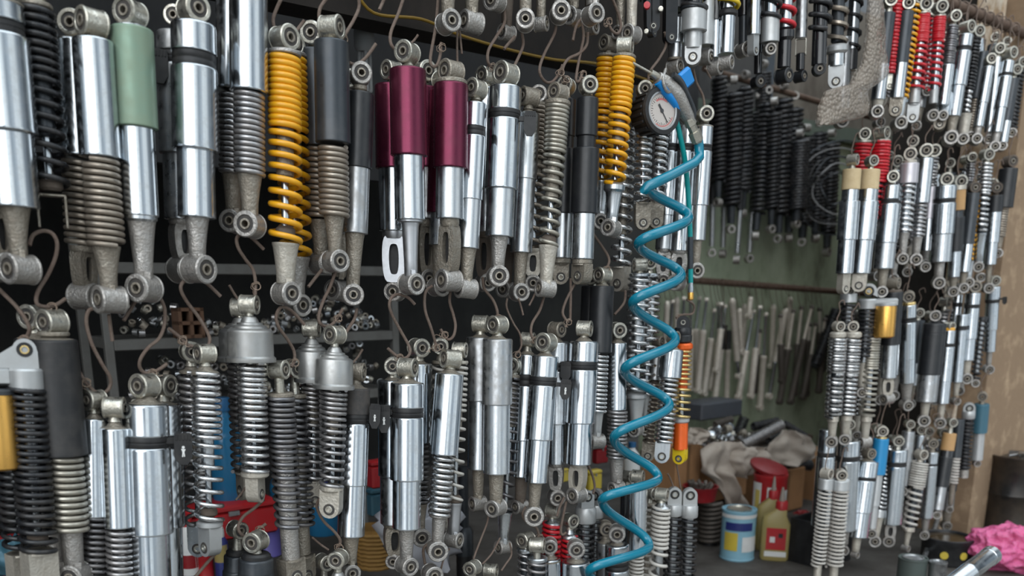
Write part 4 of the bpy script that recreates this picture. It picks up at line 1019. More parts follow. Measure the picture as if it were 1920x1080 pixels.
# ------------------------------------------------------------------ setting: floor, walls, ceiling
def wallmat(name, c1, c2, c3, sc=3, rough=.85, bump=.4):
    m = bpy.data.materials.new(name); m.use_nodes = True; t = m.node_tree; p = t.nodes['Principled BSDF']
    p.inputs['Roughness'].default_value = rough
    g = t.nodes.new('ShaderNodeNewGeometry')
    n = t.nodes.new('ShaderNodeTexNoise'); n.inputs['Scale'].default_value = sc; n.inputs['Detail'].default_value = 8; n.inputs['Roughness'].default_value = .7
    mp_ = t.nodes.new('ShaderNodeMapping'); mp_.inputs['Scale'].default_value = (1, 1, .55)
    t.links.new(g.outputs['Position'], mp_.inputs[0]); t.links.new(mp_.outputs[0], n.inputs['Vector'])
    r = t.nodes.new('ShaderNodeValToRGB'); t.links.new(n.outputs[0], r.inputs[0])
    e = r.color_ramp.elements; e[0].position = .36; e[0].color = (*c1, 1); e[1].position = .66; e[1].color = (*c3, 1)
    x = e.new(.5); x.color = (*c2, 1)
    t.links.new(r.outputs[0], p.inputs['Base Color'])
    b_ = t.nodes.new('ShaderNodeBump'); b_.inputs['Strength'].default_value = bump; b_.inputs['Distance'].default_value = .01
    t.links.new(n.outputs[0], b_.inputs['Height']); t.links.new(b_.outputs[0], p.inputs['Normal'])
    MATS[name] = m; return m
wallmat('green_wall', (.20, .22, .155), (.37, .43, .30), (.48, .54, .40), 4)
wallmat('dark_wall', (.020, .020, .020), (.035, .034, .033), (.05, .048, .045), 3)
wallmat('concrete', (.045, .038, .032), (.075, .066, .058), (.11, .10, .09), 5)
wallmat('ground', (.16, .15, .135), (.22, .21, .195), (.28, .27, .25), 2)
wallmat('plaster', (.11, .06, .035), (.45, .31, .19), (.84, .76, .63), 3.6, bump=.9)
for e_, ps in zip(sorted(MATS['plaster'].node_tree.nodes['Color Ramp'].color_ramp.elements, key=lambda q: q.position), (.40, .49, .58)): e_.position = ps
wallmat('plaster_gray', (.26, .235, .20), (.42, .395, .36), (.52, .50, .46), 6)
def u2(a, off, z): return U*a+N*(PC+off)+V((0, 0, z))      # along-the-curtain coordinates
def ua(p): return U.dot(p)
def slabuv(name, a0, a1, o0, o1, z0, z1, m, kind='structure', bev=0., parent=None):
    c = u2((a0+a1)/2, (o0+o1)/2, (z0+z1)/2)
    Fm = Matrix((U, N, V((0, 0, 1)))).transposed().to_4x4(); Fm.translation = c
    mb = MB().box((0, 0, 0), (a1-a0, o1-o0, z1-z0), bev=bev)
    ob = mb.build(name, m, parent, smooth=bev > 0); 
    ob.matrix_world = Fm
    if kind: ob['kind'] = kind
    return ob
aR = ua(at(1868, 600, .10))                     # left edge of the right-hand pier
aL = ua(at(-260, 540, 0))
BACK = 1.08
DEEP = 2.3
aM = ua(at(1236, 560, BACK))                    # where the green wall starts
slabuv('floor', aL-1.2, aR+2.2, -.35, DEEP+.3, -.06, 0, 'concrete')
slabuv('ground', -5, 6, -7, -.35, -.10, -.04, 'ground')
slabuv('wall_green', aM, aR+1.6, BACK, BACK+.08, 0, 1.47, 'green_wall')
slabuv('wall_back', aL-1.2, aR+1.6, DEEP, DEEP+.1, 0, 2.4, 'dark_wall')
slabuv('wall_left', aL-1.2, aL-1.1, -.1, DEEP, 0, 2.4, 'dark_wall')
slabuv('ceiling', aL-1.2, aM+.02, .22, DEEP+.1, 2.02, 2.1, 'dark_wall')  # stops short: unseen roof opening added so sky light reaches the bench
zl0 = at(1500, 292, BACK).z; zl1 = at(1500, 246, BACK).z
slabuv('trim_1', aM, aR+1.6, BACK-.03, BACK+.08, 1.47, 1.53, mat('ledge', (.17, .21, .17), 0, .8, .3, (.1, .11, .09), 10))
slabuv('wall_upper', ua(at(1478, 200, BACK)), aR+1.6, BACK+.03, BACK+.08, 1.53, 2.02, wallmat('beige', (.13, .11, .09), (.21, .185, .155), (.26, .235, .20), 4))
# right-hand pier of flaking plaster, door jamb right of it, gray concrete head above
aJ = ua(at(1905, 600, .0)); zt = at(1890, 330, .1).z
slabuv('wall_right', aR-.10, aJ+.015, .16, .24, 0, 2.1, 'plaster')
slabuv('trim_2', aJ+.03, aJ+2.0, .08, .5, 0, 2.1, mat('jamb', (.50, .36, .23), 0, .8, .6, (.20, .13, .08), 14, .5))
slabuv('trim_3', aJ+.015, aJ+.03, .2, .5, 0, 2.1, mat('gap', (.02, .016, .012), 0, .9))
slabuv('wall_head', aR+.02, aJ+.9, .42, .52, at(1880, 290, .3).z, 2.4, 'plaster_gray')
slabuv('wall_lintel', aR+.04, aJ+.9, .10, .42, at(1890, 300, .1).z, 2.4, 'plaster_gray')
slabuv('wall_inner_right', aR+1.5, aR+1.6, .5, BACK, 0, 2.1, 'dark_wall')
# wall panel and beam behind the top of the curtain
pz0 = at(700, 205, .9).z
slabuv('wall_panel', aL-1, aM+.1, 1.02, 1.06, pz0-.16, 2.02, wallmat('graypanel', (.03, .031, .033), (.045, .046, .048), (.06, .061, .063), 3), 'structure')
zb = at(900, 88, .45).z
slabuv('trim_4', aL-1, ua(at(1235, 120, .46)), .42, .50, zb, zb+.16, wallmat('beamwood_shaded', (.008, .006, .005), (.016, .012, .009), (.026, .019, .014), 6))  # beam and cable colours darkened in place of awning shade
cab = smooth_path([at(660, -30, .40), at(700, 24, .40), at(790, 36, .40), at(860, 65, .40), at(950, 92, .40), at(1040, 112, .40), at(1130, 122, .40), at(1240, 160, .4)], 6)
o = MB().tube([p-cab[0] for p in cab], .0032, 8).build('yellow_cable', mat('ycab', (.22, .13, .01), 0, .5, .2, (.3, .2, .03), 20)); o.location = cab[0]
tag(o, 'yellow electric cable running along the dark beam at the top', 'cable')

# compact fluorescent lamp, unlit, hanging behind the top row
c = at(682, 60, .55); s = mpp(c)
root = empty('hanging_lamp', 'unlit white compact fluorescent bulb hanging behind the upper row', 'lamp', loc=c)
MB().lathe([(0, -45*s), (14*s, -45*s), (19*s, -36*s), (19*s, -10*s), (13*s, 0), (11*s, 34*s), (0, 34*s)], 24, Matrix.Translation((0, 0, 10*s))).build('lamp_base', mat('lampw', (.34, .35, .35), 0, .5, .2, (.22, .21, .2), 20), root)
MB().ring(19.4*s, 17*s, 2*s, Matrix.Translation((0, 0, 8*s)), 24).build('green_ring', mat('lring', (.02, .17, .13), 0, .5), root)
for i in range(4):
    a = i*PI/2+.4; x, y = 9.5*s*math.cos(a), 9.5*s*math.sin(a)
    MB().tube(smooth_path([V((x, y, -33*s)), V((x, y, -95*s)), V((x*.7, y*.7, -102*s)), V((x*.35, y*.35, -95*s)), V((x*.35, y*.35, -33*s))], 5), 4.3*s, 10).build('glass_tube', MATS['lampw'], root)
MB().tube([V((0, 0, 40*s)), V((0, 0, 140*s))], 7*s, 10).build('lamp_holder', 'rub', root)

# ------------------------------------------------------------------ metal shelves with heaps of rings, left background
S0 = .88
def shelfat(y): return at(500, y, S0).z
aA = ua(at(205, 560, S0)); aB = ua(at(735, 560, S0))
zs = [shelfat(496), shelfat(628), shelfat(745)]
root = empty('metal_shelf', 'dark metal shelving unit behind the curtain on the left', 'shelf', loc=u2(aA, S0, 0))
Fm = Matrix((U, N, V((0, 0, 1)))).transposed().to_4x4(); 
shm = mat('shelfm', (.17, .17, .16), .3, .55, .3, (.1, .09, .08), 20)
def shp(nm, a0, a1, o0, o1, z0, z1):
    ob = MB().box(((a0+a1)/2-aA, (o0+o1)/2-S0, (z0+z1)/2), (a1-a0, o1-o0, z1-z0), bev=.002).build(nm, shm, root, smooth=False)
root.matrix_world = Matrix.Translation(u2(aA, S0, 0)) @ Fm
for z in zs: shp('shelf_board', aA, aB, S0, S0+.24, z-.025, z)
for a in (aA-.02, aB): 
    for of in (S0, S0+.22): shp('upright', a, a+.02, of, of+.02, 0, at(500, 440, S0).z)
rng = random.Random(3)
ringmesh = {}
def ringcopy(key, mb_fn, m):
    if key not in ringmesh: ringmesh[key] = mb_fn().build('steel_bushing', m)
    return ringmesh[key]
first = {}
k = 0
for z, hmax in ((zs[1], .088), (zs[2], .125)):
    for lay in range(1):
        for i in range(125):
            a = aA+.03+(aB-aA-.06)*((i % 42)+rng.random())/42
            hh = hmax*(.55+.45*math.sin((a-aA)*14+z*9))*(i//42+rng.random())/3
            R = .0075+.0035*rng.random()
            p = u2(a, S0+.02+hh*.5+.012*rng.random(), z+.007+hh)
            key = k % 5
            if key not in first:
                first[key] = MB().ring(.011, .0055, .008, Matrix.Identity(4), 12).build('steel_bushing', ['zinc', 'chd', 'ste', 'dust', 'chr'][key])
                ob = first[key]
            else:
                ob = first[key].copy(); COL.objects.link(ob)
            ob.location = p
            ob.rotation_euler = (rng.uniform(.6, 2.4), rng.random()*3, rng.random()*3); ob.scale = [R/.011]*3
            tag(ob, 'small greasy steel bushing in the heap on the dark shelves', 'bushing', 'steel bushings heaped on the shelves'); k += 1
# brown block with holes on the shelf, a few boxes and bottles
p = at(352, 596, S0-.01)
root = empty('brick', 'brown hollow brick among the steel bushings on the shelf', 'brick', loc=V((p.x, p.y, zs[1])))
Fb = Matrix((U, N, V((0, 0, 1)))).transposed().to_4x4()
mb = MB()
for a in (-.026, 0, .026): mb.box((a, 0, .035), (.008, .05, .07), Fb)
for z in (.004, .035, .066): mb.box((0, 0, z), (.06, .05, .008), Fb)
mb.box((0, .02, .035), (.06, .006, .07), Fb)
mb.build('brick_body', mat('brickm', (.14, .075, .045), 0, .85, .3, (.09, .06, .04), 30), root)
def bottle(name, label, cat, x, ytop, ybot, w, off, body, cap, shape='bottle', panels=()):
    pb = at(x, ybot, off); s = mpp(pb); H = (ybot-ytop)*s; W_ = w*s
    root = empty(name, label, cat, loc=pb)
    if shape == 'can':
        MB().lathe([(0, 0), (W_*.97, 0), (W_, H*.015), (W_, H*.03), (W_*.975, H*.04), (W_*.975, H*.95), (W_, H*.96), (W_, H), (W_*.93, H), (W_*.9, H*.97), (0, H*.97)], 32).build('can_body', body, root)
        MB().lathe([(0, H*.97), (W_*.7, H*.97), (W_*.72, H*1.01), (W_*.66, H*1.01), (W_*.62, H*.985), (0, H*.985)], 32).build('lid', cap, root)
    elif shape == 'spray':
        MB().lathe([(0, 0), (W_, 0), (W_, H*.72), (W_*.7, H*.80), (W_*.6, H*.82), (0, H*.82)], 24).build('can_body', body, root)
        MB().lathe([(0, H*.81), (W_*.62, H*.81), (W_*.62, H*.95), (W_*.5, H), (0, H)], 20).build('spray_cap', cap, root)
    else:
        MB().lathe([(0, 0), (W_*.94, 0), (W_, H*.03), (W_, H*.60), (W_*.9, H*.70), (W_*.42, H*.82), (W_*.36, H*.86), (W_*.36, H*.9), (0, H*.9)], 28).build('bottle_body', body, root)
        MB().lathe([(0, H*.88), (W_*.45, H*.88), (W_*.45, H*.99), (W_*.4, H), (0, H)], 20).build('cap', cap, root)
    for (y0_, y1_, a0, a1, m) in panels:                   # printed label panels wrapped on the body
        vs = []; fs = []; nn = 10
        for i in range(nn+1):
            a = math.radians(-90+a0+(a1-a0)*i/nn)
            for zz in (y0_*H, y1_*H): vs.append(V((W_*1.006*math.cos(a), W_*1.006*math.sin(a), zz)))
        for i in range(nn): fs.append((2*i, 2*i+2, 2*i+3, 2*i+1))
        MB().add(vs, fs).build('label_panel', m, root)
    return root
for nm, c, kw in (('p_red', (.42, .016, .02), {}), ('p_dred', (.26, .012, .016), {}), ('p_white', (.70, .70, .68), {}), ('p_cyan', (.25, .47, .58), {}), ('p_navy', (.02, .03, .16), {}),
                  ('p_yellow', (.62, .47, .06), {}), ('p_blue', (.01, .10, .24), {}), ('p_black', (.012, .012, .013), {}), ('p_grn', (.02, .22, .12), {}), ('p_oil', (.34, .27, .10), {}), ('p_purple', (.12, .10, .35), {}), ('p_gray', (.33, .33, .33), {})):
    mat(nm, c, .0, .38, .22, tuple(q*.6+.05 for q in c), 25)
glass = bpy.data.materials.new('water_jug_plastic'); glass.use_nodes = True
gp = glass.node_tree.nodes['Principled BSDF']; gp.inputs['Base Color'].default_value = (.02, .16, .32, 1); gp.inputs['Roughness'].default_value = .15; gp.inputs['Alpha'].default_value = .85
# lower left background
bottle('spray_can', 'white and red spray can behind the silver coils, lower left', 'spray can', 358, 962, 1075, 17, .75, 'p_white', 'p_red', 'spray', ((.12, .35, -80, 80, 'p_dred'),))
bottle('spray_can', 'navy and yellow spray can right of the white one', 'spray can', 419, 985, 1085, 13, .72, 'p_navy', 'p_white', 'spray', ((.35, .68, -80, 80, 'p_oil'),))
bottle('paint_tin', 'small red tin between the two spray cans', 'tin', 388, 1040, 1090, 15, .74, 'p_red', 'p_red', 'can')
bottle('water_jug', 'big translucent blue water jug behind the coils, lower left', 'water jug', 432, 745, 945, 30, .85, glass, 'p_blue')
bottle('water_jug', 'smaller translucent blue jug behind the silver cup pair', 'water jug', 545, 860, 985, 34, .88, glass, 'p_blue')
bottle('water_jug', 'blue jug low behind the satin silver shocks', 'water jug', 607, 900, 1000, 28, .8, glass, 'p_navy')
bottle('oil_can', 'yellowish glass jar standing behind the dusty coil', 'jar', 506, 965, 1040, 22, .8, 'p_purple', 'p_yellow', 'can')
def toolbox(x0, x1, y0, y1, off, m, label, nm='tool_box'):
    p = at((x0+x1)/2, y1, off); s = mpp(p); W_ = (x1-x0)*s; H = (y1-y0)*s
    root = empty(nm, label, 'box', M=Matrix.Translation(p) @ Fb)
    MB().box((0, 0, H*.4), (W_, W_*.5, H*.8), bev=H*.06).build('box_body', m, root)
    MB().box((0, 0, H*.9), (W_*1.03, W_*.52, H*.2), bev=H*.06).build('lid', m, root)
    mb = MB().box((0, -W_*.275, H*.78), (W_*.12, W_*.03, H*.14), bev=.001); mb.build('latch', 'chd', root)
    return root
toolbox(340, 510, 938, 1002, .82, 'p_red', 'bright red flat tool box behind the coils, lower left')
toolbox(500, 590, 950, 1000, 1.0, 'p_dred', 'dark red box further right behind the dusty coils')
toolbox(690, 742, 860, 912, .55, 'p_red', 'red box seen left of the white-clip banded chrome')
toolbox(0, 62, 1000, 1090, .6, 'p_dred', 'dark red crate in the bottom left corner')
toolbox(690, 735, 912, 965, .62, 'tealb', 'dim teal box under the small red one')
# wicker basket and plastic bag
p = at(705, 1060, .6); s = mpp(p)
root = empty('wicker_basket', 'ochre woven basket behind the white-clip banded chrome', 'basket', loc=p)
mb = MB()
for i in range(9):
    z = (2+i*8)*s; mb.tube([V(((30+i*.8)*s*math.cos(a*PI/14), (30+i*.8)*s*math.sin(a*PI/14), z+1.5*s*math.sin(a*3))) for a in range(28)], 4.4*s, 6, closed=True)
mb.build('basket_weave', mat('wicker', (.36, .20, .05), 0, .7, .3, (.2, .11, .04), 60), root)
MB().lathe([(0, 0), (28*s, 0), (35*s, 75*s), (33*s, 75*s), (26*s, 3*s), (0, 3*s)], 24).build('basket_lining', MATS['wicker'], root)
def blob(name, label, cat, c, sx, sy, sz, m, amp=.25, fr=3., seed=1, nu=28, nv=18, flat=0.):
    rows = []
    mb = MB(); vs = []; fs = []
    for j in range(nv+1):
        ph = PI*j/nv
        for i in range(nu):
            th = 2*PI*i/nu; d = V((math.sin(ph)*math.cos(th), math.sin(ph)*math.sin(th), math.cos(ph)))
            q = 1+amp*mnoise.noise(d*fr+V((seed, seed*.7, 0)))+amp*.5*mnoise.noise(d*fr*2.7+V((seed, 3, 0)))-amp*.8*abs(mnoise.noise(d*fr*1.7+V((9, seed, 0))))
            z = d.z*sz*q
            vs.append(V((d.x*sx*q, d.y*sy*q, max(z, -sz*(1-flat)))))
    for j in range(nv):
        for i in range(nu):
            i2 = (i+1) % nu; fs.append((j*nu+i, j*nu+i2, (j+1)*nu+i2, (j+1)*nu+i))
    mb.add(vs, fs); o = mb.build(name, m, sharp=80); o.location = c
    return tag(o, label, cat)
film = bpy.data.materials.new('white_film'); film.use_nodes = True
fp = film.node_tree.nodes['Principled BSDF']; fp.inputs['Base Color'].default_value = (.62, .62, .66, 1); fp.inputs['Roughness'].default_value = .4
p = at(790, 1000, .36); s = mpp(p)
blob('plastic_bag', 'white plastic bag behind the coils at bottom centre', 'plastic bag', p, 78*s, 50*s, 72*s, film, .45, 1.9, 4)
# tubes and dark posts at the bottom centre
p = at(872, 1140, .35); s = mpp(p)
root = empty('grease_pump', 'gray pump cylinder with black base, bottom centre', 'pump', loc=p)
MB().lathe([(0, 0), (15*s, 0), (15*s, 105*s), (0, 105*s)], 20).build('base_tube', 'p_black', root)
MB().lathe([(0, 105*s), (17*s, 105*s), (17*s, 150*s), (12*s, 158*s), (0, 158*s)], 20).build('collar', 'gun', root)
MB().lathe([(0, 156*s), (9*s, 156*s), (9*s, 270*s), (0, 270*s)], 16).build('rod', 'gun', root)
# colourful packets behind the red coils
toolbox(1050, 1066, 878, 903, .5, 'p_yellow', 'small yellow packet left of the slotted chrome arm', 'packet')
toolbox(1095, 1128, 880, 918, .5, 'p_yellow', 'yellow packet right of the slotted chrome arm', 'packet')
toolbox(1110, 1140, 835, 868, .55, 'p_dred', 'dark red packet above the yellow packet', 'packet')
bottle('bottle', 'small white bottle with blue cap behind the teal hose', 'bottle', 1183, 828, 905, 16, .45, 'p_white', 'p_blue')
o = blob('cloth', 'bright blue cloth behind the far left cast head', 'cloth', at(30, 1050, .5), .04, .03, .045, 'tealb', .4, 2, 8)

# ------------------------------------------------------------------ damper cartridges on the back rail
A = at(1255, 522, BACK-.10); B = at(1640, 552, BACK-.10)
root = empty('wall_rail', 'dark round pipe along the green back wall', 'rail', loc=A)
MB().tube([V((0, 0, 0)), B-A], .013, 12).build('pipe', MATS['rust'], root)
for i in range(5):
    c = (B-A)*(i+.5)/5; MB().tube([c, c+N*.12], .006, 8).build('wall_bracket', MATS['rust'], root)
RODS = """130,165,100,400,110,870,t
185,175,160,410,118,880,t
245,260,222,475,165,900,t
275,210,270,510,215,860,t
330,228,320,370,250,960,s
352,560,358,600,340,975,k
385,178,425,650,437,770,b
440,258,448,400,455,580,w
480,225,476,400,468,575,w
528,168,522,240,516,300,w
552,270,495,570,435,930,t
602,235,570,550,530,920,t
647,290,630,610,600,1010,t
705,228,698,420,690,690,w
800,258,720,660,672,925,b
862,265,820,560,755,965,d
925,240,895,520,870,900,d
1005,235,945,480,840,965,d
990,370,980,490,960,905,d
1035,370,1000,600,935,930,d
1065,250,1070,430,1060,700,d
300,210,298,400,262,720,t
600,420,590,600,560,880,d
760,300,765,520,770,800,d
1105,330,1090,520,1060,880,d
835,170,825,300,815,560,w
-80,190,-92,420,-105,900,t
-45,170,-52,400,-60,850,w
10,165,2,420,-10,880,t
60,175,62,410,55,860,t
-120,200,-130,420,-150,870,w"""
MATS['rodd'] = mat('rodd', (.13, .115, .10), .5, .45, .4, (.10, .08, .065), 40)
MATS['rodl'] = mat('rodl', (.78, .71, .62), .3, .40, .25, (.36, .30, .23), 40)
nR = 0
RL = [l.split(',') for l in RODS.splitlines()]
RL.sort(key=lambda r: float(r[0]))
rn = {'t': 'bright rod-up', 's': 'black-sleeved white-rod', 'k': 'black-capped pale', 'b': 'rod-down pale', 'w': 'plain pale', 'd': 'dark-bodied'}
tot = {}
for r in RL: tot[r[6]] = tot.get(r[6], 0)+1
seen = {}
for r in RL:
    xt, yt, xs, ys, xb, yb = [float(q) for q in r[:6]]; md = r[6]
    f = lambda x, y, o=0: at(1280+x/4.153, 520+y/4.153, BACK-.085+o)
    oo = (seen.get('n', 0) % 3)*.034-.02; seen['n'] = seen.get('n', 0)+1
    Pt, Ps, Pb = f(xt, yt, oo), f(xs, ys, oo), f(xb, yb, oo)
    seen[md] = seen.get(md, 0)+1
    n_ = tot[md]; i_ = seen[md]-1
    lab = (f"{rn[md]} damper cartridge on the back rail" if n_ == 1 else
           f"{'leftmost' if i_ == 0 else 'rightmost' if i_ == n_-1 else ORD[i_]+' from left'} of the {rn[md]} damper cartridges on the back rail")
    root = empty('damper_cartridge', lab, 'damper', loc=Pb, group='damper cartridges on the back rail')
    s = mpp(Pt); q = lambda p: p-Pb
    thin, thick = 3.0*s, 6.2*s
    body = 'rodd' if md == 'd' else 'rodl'
    def seg_tube(nm, a, b_, ra, m):
        d_ = (b_-a); L_ = d_.length; Fz = frame_z(d_, q(a))
        MB().lathe([(0, 0), (ra*.9, 0), (ra, L_*.02), (ra, L_*.93), (ra*1.12, L_*.94), (ra*1.12, L_*.99), (ra*.8, L_), (0, L_)], 14, Fz).build(nm, m, root)
    if md in 'tsd':
        seg_tube('rod', Ps, Pt, thin, 'chr' if md != 'd' else 'rodl'); seg_tube('tube', Pb, Ps, thick, body)
        if md == 's': seg_tube('sleeve', Ps+(Pb-Ps)*.32, Ps, thick*1.15, 'rub')
    elif md == 'b':
        seg_tube('tube', Ps, Pt, thick, body); seg_tube('rod', Pb, Ps, thin*1.1, 'chr')
    else:
        seg_tube('tube', Pb, Pt, thick*.85, body)
        if md == 'k': seg_tube('sleeve', Pt, Pt+(Pt-Pb)*.35, thick, 'rub')
    G = frame_z(-N, q(Pb)); MB().ring(6.5*s, 3*s, 5*s, G, 14).build('bottom_eye', body, root)
    G = frame_z(RX, q(Pt)); MB().ring(4.2*s, 1.8*s, 3.5*s, G, 12).build('top_eye', body, root)
    # thin wire up to the rail
    x_px = 1280+xt/4.153; yr = 522+(x_px-1255)/385*30
    W = smooth_path([q(Pt), q(at(x_px-3, 520+yt/4.153-8, BACK-.085)), q(at(x_px-6, (520+yt/4.153+yr)/2, BACK-.1)), q(at(x_px-9, yr-2, BACK-.118)), q(at(x_px-10, yr-7, BACK-.1))], 4)
    MB().tube(W, .0012, 5).build('wire', 'hook', root)
# black springs slanting at the right end of the row
for j, (a, b_, lab) in enumerate((((1200, 250), (1035, 680), 'long black coil spring slanting at right end of the back rail'), ((1150, 300), (1075, 720), 'black coil spring behind the slanting one at the back rail'))):
    Pt = at(1280+a[0]/4.153, 520+a[1]/4.153, BACK-.12+j*.05); Pb = at(1280+b_[0]/4.153, 520+b_[1]/4.153, BACK-.12+j*.05)
    d_ = Pt-Pb; Fz = frame_z(d_); n_ = 22; s = mpp(Pt); L_ = d_.length
    pts = [Fz @ V((9*s*math.cos(t*.52), 9*s*math.sin(t*.52), L_*t/(n_*12))) for t in range(n_*12+1)]
    root = empty('coil_spring', lab, 'spring', loc=Pb)
    MB().tube(pts, 2.0*s, 5).build('coil', 'bks', root, sharp=80)
    MB().tube([V((0, 0, 0)), d_*.97], 4*s, 8).build('inner_rod', 'p_black', root)
    MB().ring(7*s, 3*s, 5*s, frame_z(-N, V((0, 0, 0))), 14).build('bottom_eye', 'gun', root)

# black shock absorbers on the rail above, deep in the shade
DARK = [(1340, 160, 1334, 474, 7, 1), (1362, 155, 1355, 476, 7, 1), (1402, 170, 1381, 487, 7, 1), (1424, 180, 1404, 485, 7, 1), (1398, 140, 1391, 400, 10, 0), (1440, 170, 1416, 442, 10, 0),
        (1470, 160, 1459, 448, 11, 0), (1452, 190, 1445, 430, 9, 0), (1490, 180, 1478, 446, 11, 0), (1560, 250, 1550, 473, 10, 0), (1512, 240, 1504, 454, 11, 0), (1536, 230, 1528, 447, 10, 0), (1376, 150, 1370, 430, 11, 0),
        (1350, 120, 1346, 380, 9, 0), (1500, 250, 1492, 420, 12, 0), (1432, 120, 1428, 300, 9, 0)]
DARK.sort()
for i, (xa, ya, xb, yb, w_, chrome) in enumerate(DARK):
    off = BACK-.16+rng.uniform(-.03, .06); w_ = w_*1.35
    Pt, Pb = at(xa, ya, off), at(xb, yb, off); s = mpp(Pb); d_ = Pt-Pb; L_ = d_.length
    od = 'leftmost' if i == 0 else 'rightmost' if i == len(DARK)-1 else (ORD[i] if i < 12 else ['thirteenth', 'fourteenth', 'fifteenth'][i-12])+' from left'
    root = empty('shock_absorber', f"{od} of the unlit black shock absorbers deep in the shop", 'shock absorber', M=Matrix.Translation(Pb) @ frame_z(d_), group='black shock absorbers on the back wall')
    f0 = .42 if chrome else .16
    pts = [V((w_*s*math.cos(t*.6), w_*s*math.sin(t*.6), L_*(f0+(.9-f0)*t/240))) for t in range(241)]
    MB().tube(pts, w_*s*.26, 5).build('spring', 'bks', root, sharp=80)
    MB().lathe([(0, L_*.3), (w_*s*.65, L_*.3), (w_*s*.65, L_*.92), (0, L_*.92)], 12).build('damper_body', 'p_black', root)
    MB().lathe([(0, L_*.04), (w_*s*(.55 if chrome else .5), L_*.04), (w_*s*.6, L_*f0), (0, L_*f0)], 12).build('lower_tube', 'chd' if chrome else 'gun', root)
    MB().ring(8*s, 4*s, 6*s, frame_z((.2, 0, 0) if False else (math.sin(i), math.cos(i)*1.0, 0), V((0, 0, 0))), 16).build('bottom_eye', 'cast', root)
    MB().ring(7*s, 3.4*s, 6*s, frame_z((math.cos(i), math.sin(i), 0), V((0, 0, L_))), 16).build('top_eye', 'cast', root)
A = at(1320, 128, BACK-.13); B = at(1640, 222, BACK-.13)
root = empty('wall_rail', 'upper dark pipe carrying the unlit black shock absorbers', 'rail', loc=A)
MB().tube([V((0, 0, 0)), B-A], .011, 10).build('pipe', MATS['rust'], root)
# hanging loops of cable
for j in range(7):
    c = at(1568+rng.uniform(-6, 6), 352+rng.uniform(-6, 6), BACK-.22-.008*j); s = mpp(c); rr = (78-9*j+rng.uniform(-4, 4))*s
    pts = [RX*math.cos(a*PI/24)*rr*.98+V((0, 0, 1))*math.sin(a*PI/24)*rr*1.02+N*.01*math.sin(a*.4+j) for a in range(48)]
    o = MB().tube(pts, .0021 if j % 2 else .003, 6, closed=True).build('cable_coil', ['gun', 'p_gray', 'rub'][j % 3]); o.location = c
    tag(o, f"{['outermost', 'second outermost', 'third outermost', 'fourth outermost', 'third innermost', 'second innermost', 'innermost'][j]} loop of dark cable hanging in the shade", 'cable', 'cable loops hanging in the shade')

# ------------------------------------------------------------------ bench, boxes, rags, springs, tins on the floor
aq0 = ua(at(1262, 800, .9)); aq1 = aR+.15
zb = at(1420, 840, .80).z
root = empty('work_bench', 'low bench of cardboard and planks under the green wall', 'bench', M=Matrix.Translation(u2(aq0, .86, 0)) @ Fb)
wd = mat('benchwood', (.14, .10, .075), 0, .75, .5, (.07, .055, .045), 20)
MB().box(((aq1-aq0)/2, .10, zb-.012), (aq1-aq0, .21, .024), bev=.004).build('bench_top', wd, root, smooth=False)
for a in (.03, (aq1-aq0)/2, aq1-aq0-.05): MB().box((a, .17, (zb-.024)/2), (.04, .04, zb-.024)).build('leg', wd, root, smooth=False)
card = mat('cardboard', (.42, .22, .10), 0, .8, .3, (.22, .12, .06), 14)
def carton(x0, x1, y0, y1, off, lab):
    p = at((x0+x1)/2, y1, off); s = mpp(p); W_ = (x1-x0)*s*1.15; H = (y1-y0)*s
    root = empty('cardboard_box', lab, 'box', M=Matrix.Translation(V((p.x, p.y, p.z))) @ Fb)
    MB().box((0, .08, H/2), (W_, .16, H), bev=.003).build('box_body', card, root, smooth=False)
    MB().box((0, .0795, H*1.0+.001), (W_*.98, .075, .003)).build('flap', card, root, smooth=False)
    MB().box((0, -.001, H*.5), (W_*.10, .002, H*.98)).build('seam', mat('seam_tape', (.22, .12, .055), 0, .6) if 'seam_tape' not in MATS else MATS['seam_tape'], root, smooth=False)
carton(1258, 1318, 832, 920, .68, 'cardboard box behind the orange damper, left end of bench')
carton(1318, 1412, 838, 935, .69, 'cardboard box behind the hanging pale rag')
carton(1425, 1520, 880, 960, .67, 'cardboard box right of the red tin')
carton(1520, 1600, 850, 960, .69, 'cardboard box behind the bone-white coils')
# rag builder: draped sheet with folds
ragm = mat('rag', (.52, .46, .40), 0, .85, .42, (.30, .24, .19), 12, .3)
def rag(label, outline, off, depth, seed, nx=26, ny=22, amp=.03):
    """outline: list of (y, xl, xr) rows in the photo; folded cloth with its own thickness"""
    rows = []
    for j in range(ny+1):
        t = j/ny*(len(outline)-1); k = min(int(t), len(outline)-2); u = t-k
        y, xl, xr = [outline[k][q]+(outline[k+1][q]-outline[k][q])*u for q in range(3)]
        fr = []; bk = []
        for i in range(nx+1):
            v = i/nx; x = xl+(xr-xl)*v; p = at(x, y, off)
            f = math.sin(v*9+seed+2.2*mnoise.noise(V((v*2, j*.12, seed))))*.5+mnoise.noise(V((v*5, j*.22, seed*2)))
            fr.append(p-N*(amp*f+depth*math.sin(PI*min(1, max(0, v)))*.6))
        bk = [q+N*.008 for q in reversed(fr)]
        rows.append(fr+bk)
    o = MB().loft(rows).build('rag', ragm, sharp=80); return tag(o, label, 'rag')
rag('pale dirty rag draped over the bench edge, long tail hanging down', [(828, 1335, 1392), (845, 1316, 1402), (870, 1308, 1410), (884, 1312, 1385), (900, 1338, 1382), (925, 1350, 1390), (945, 1358, 1396), (960, 1385, 1398)], .62, .02, 1)
rag('gray-brown rag bunched on the bench right of the tail', [(838, 1380, 1434), (848, 1378, 1436), (862, 1374, 1430), (875, 1380, 1408), (888, 1384, 1404), (896, 1390, 1400)], .60, .02, 5)
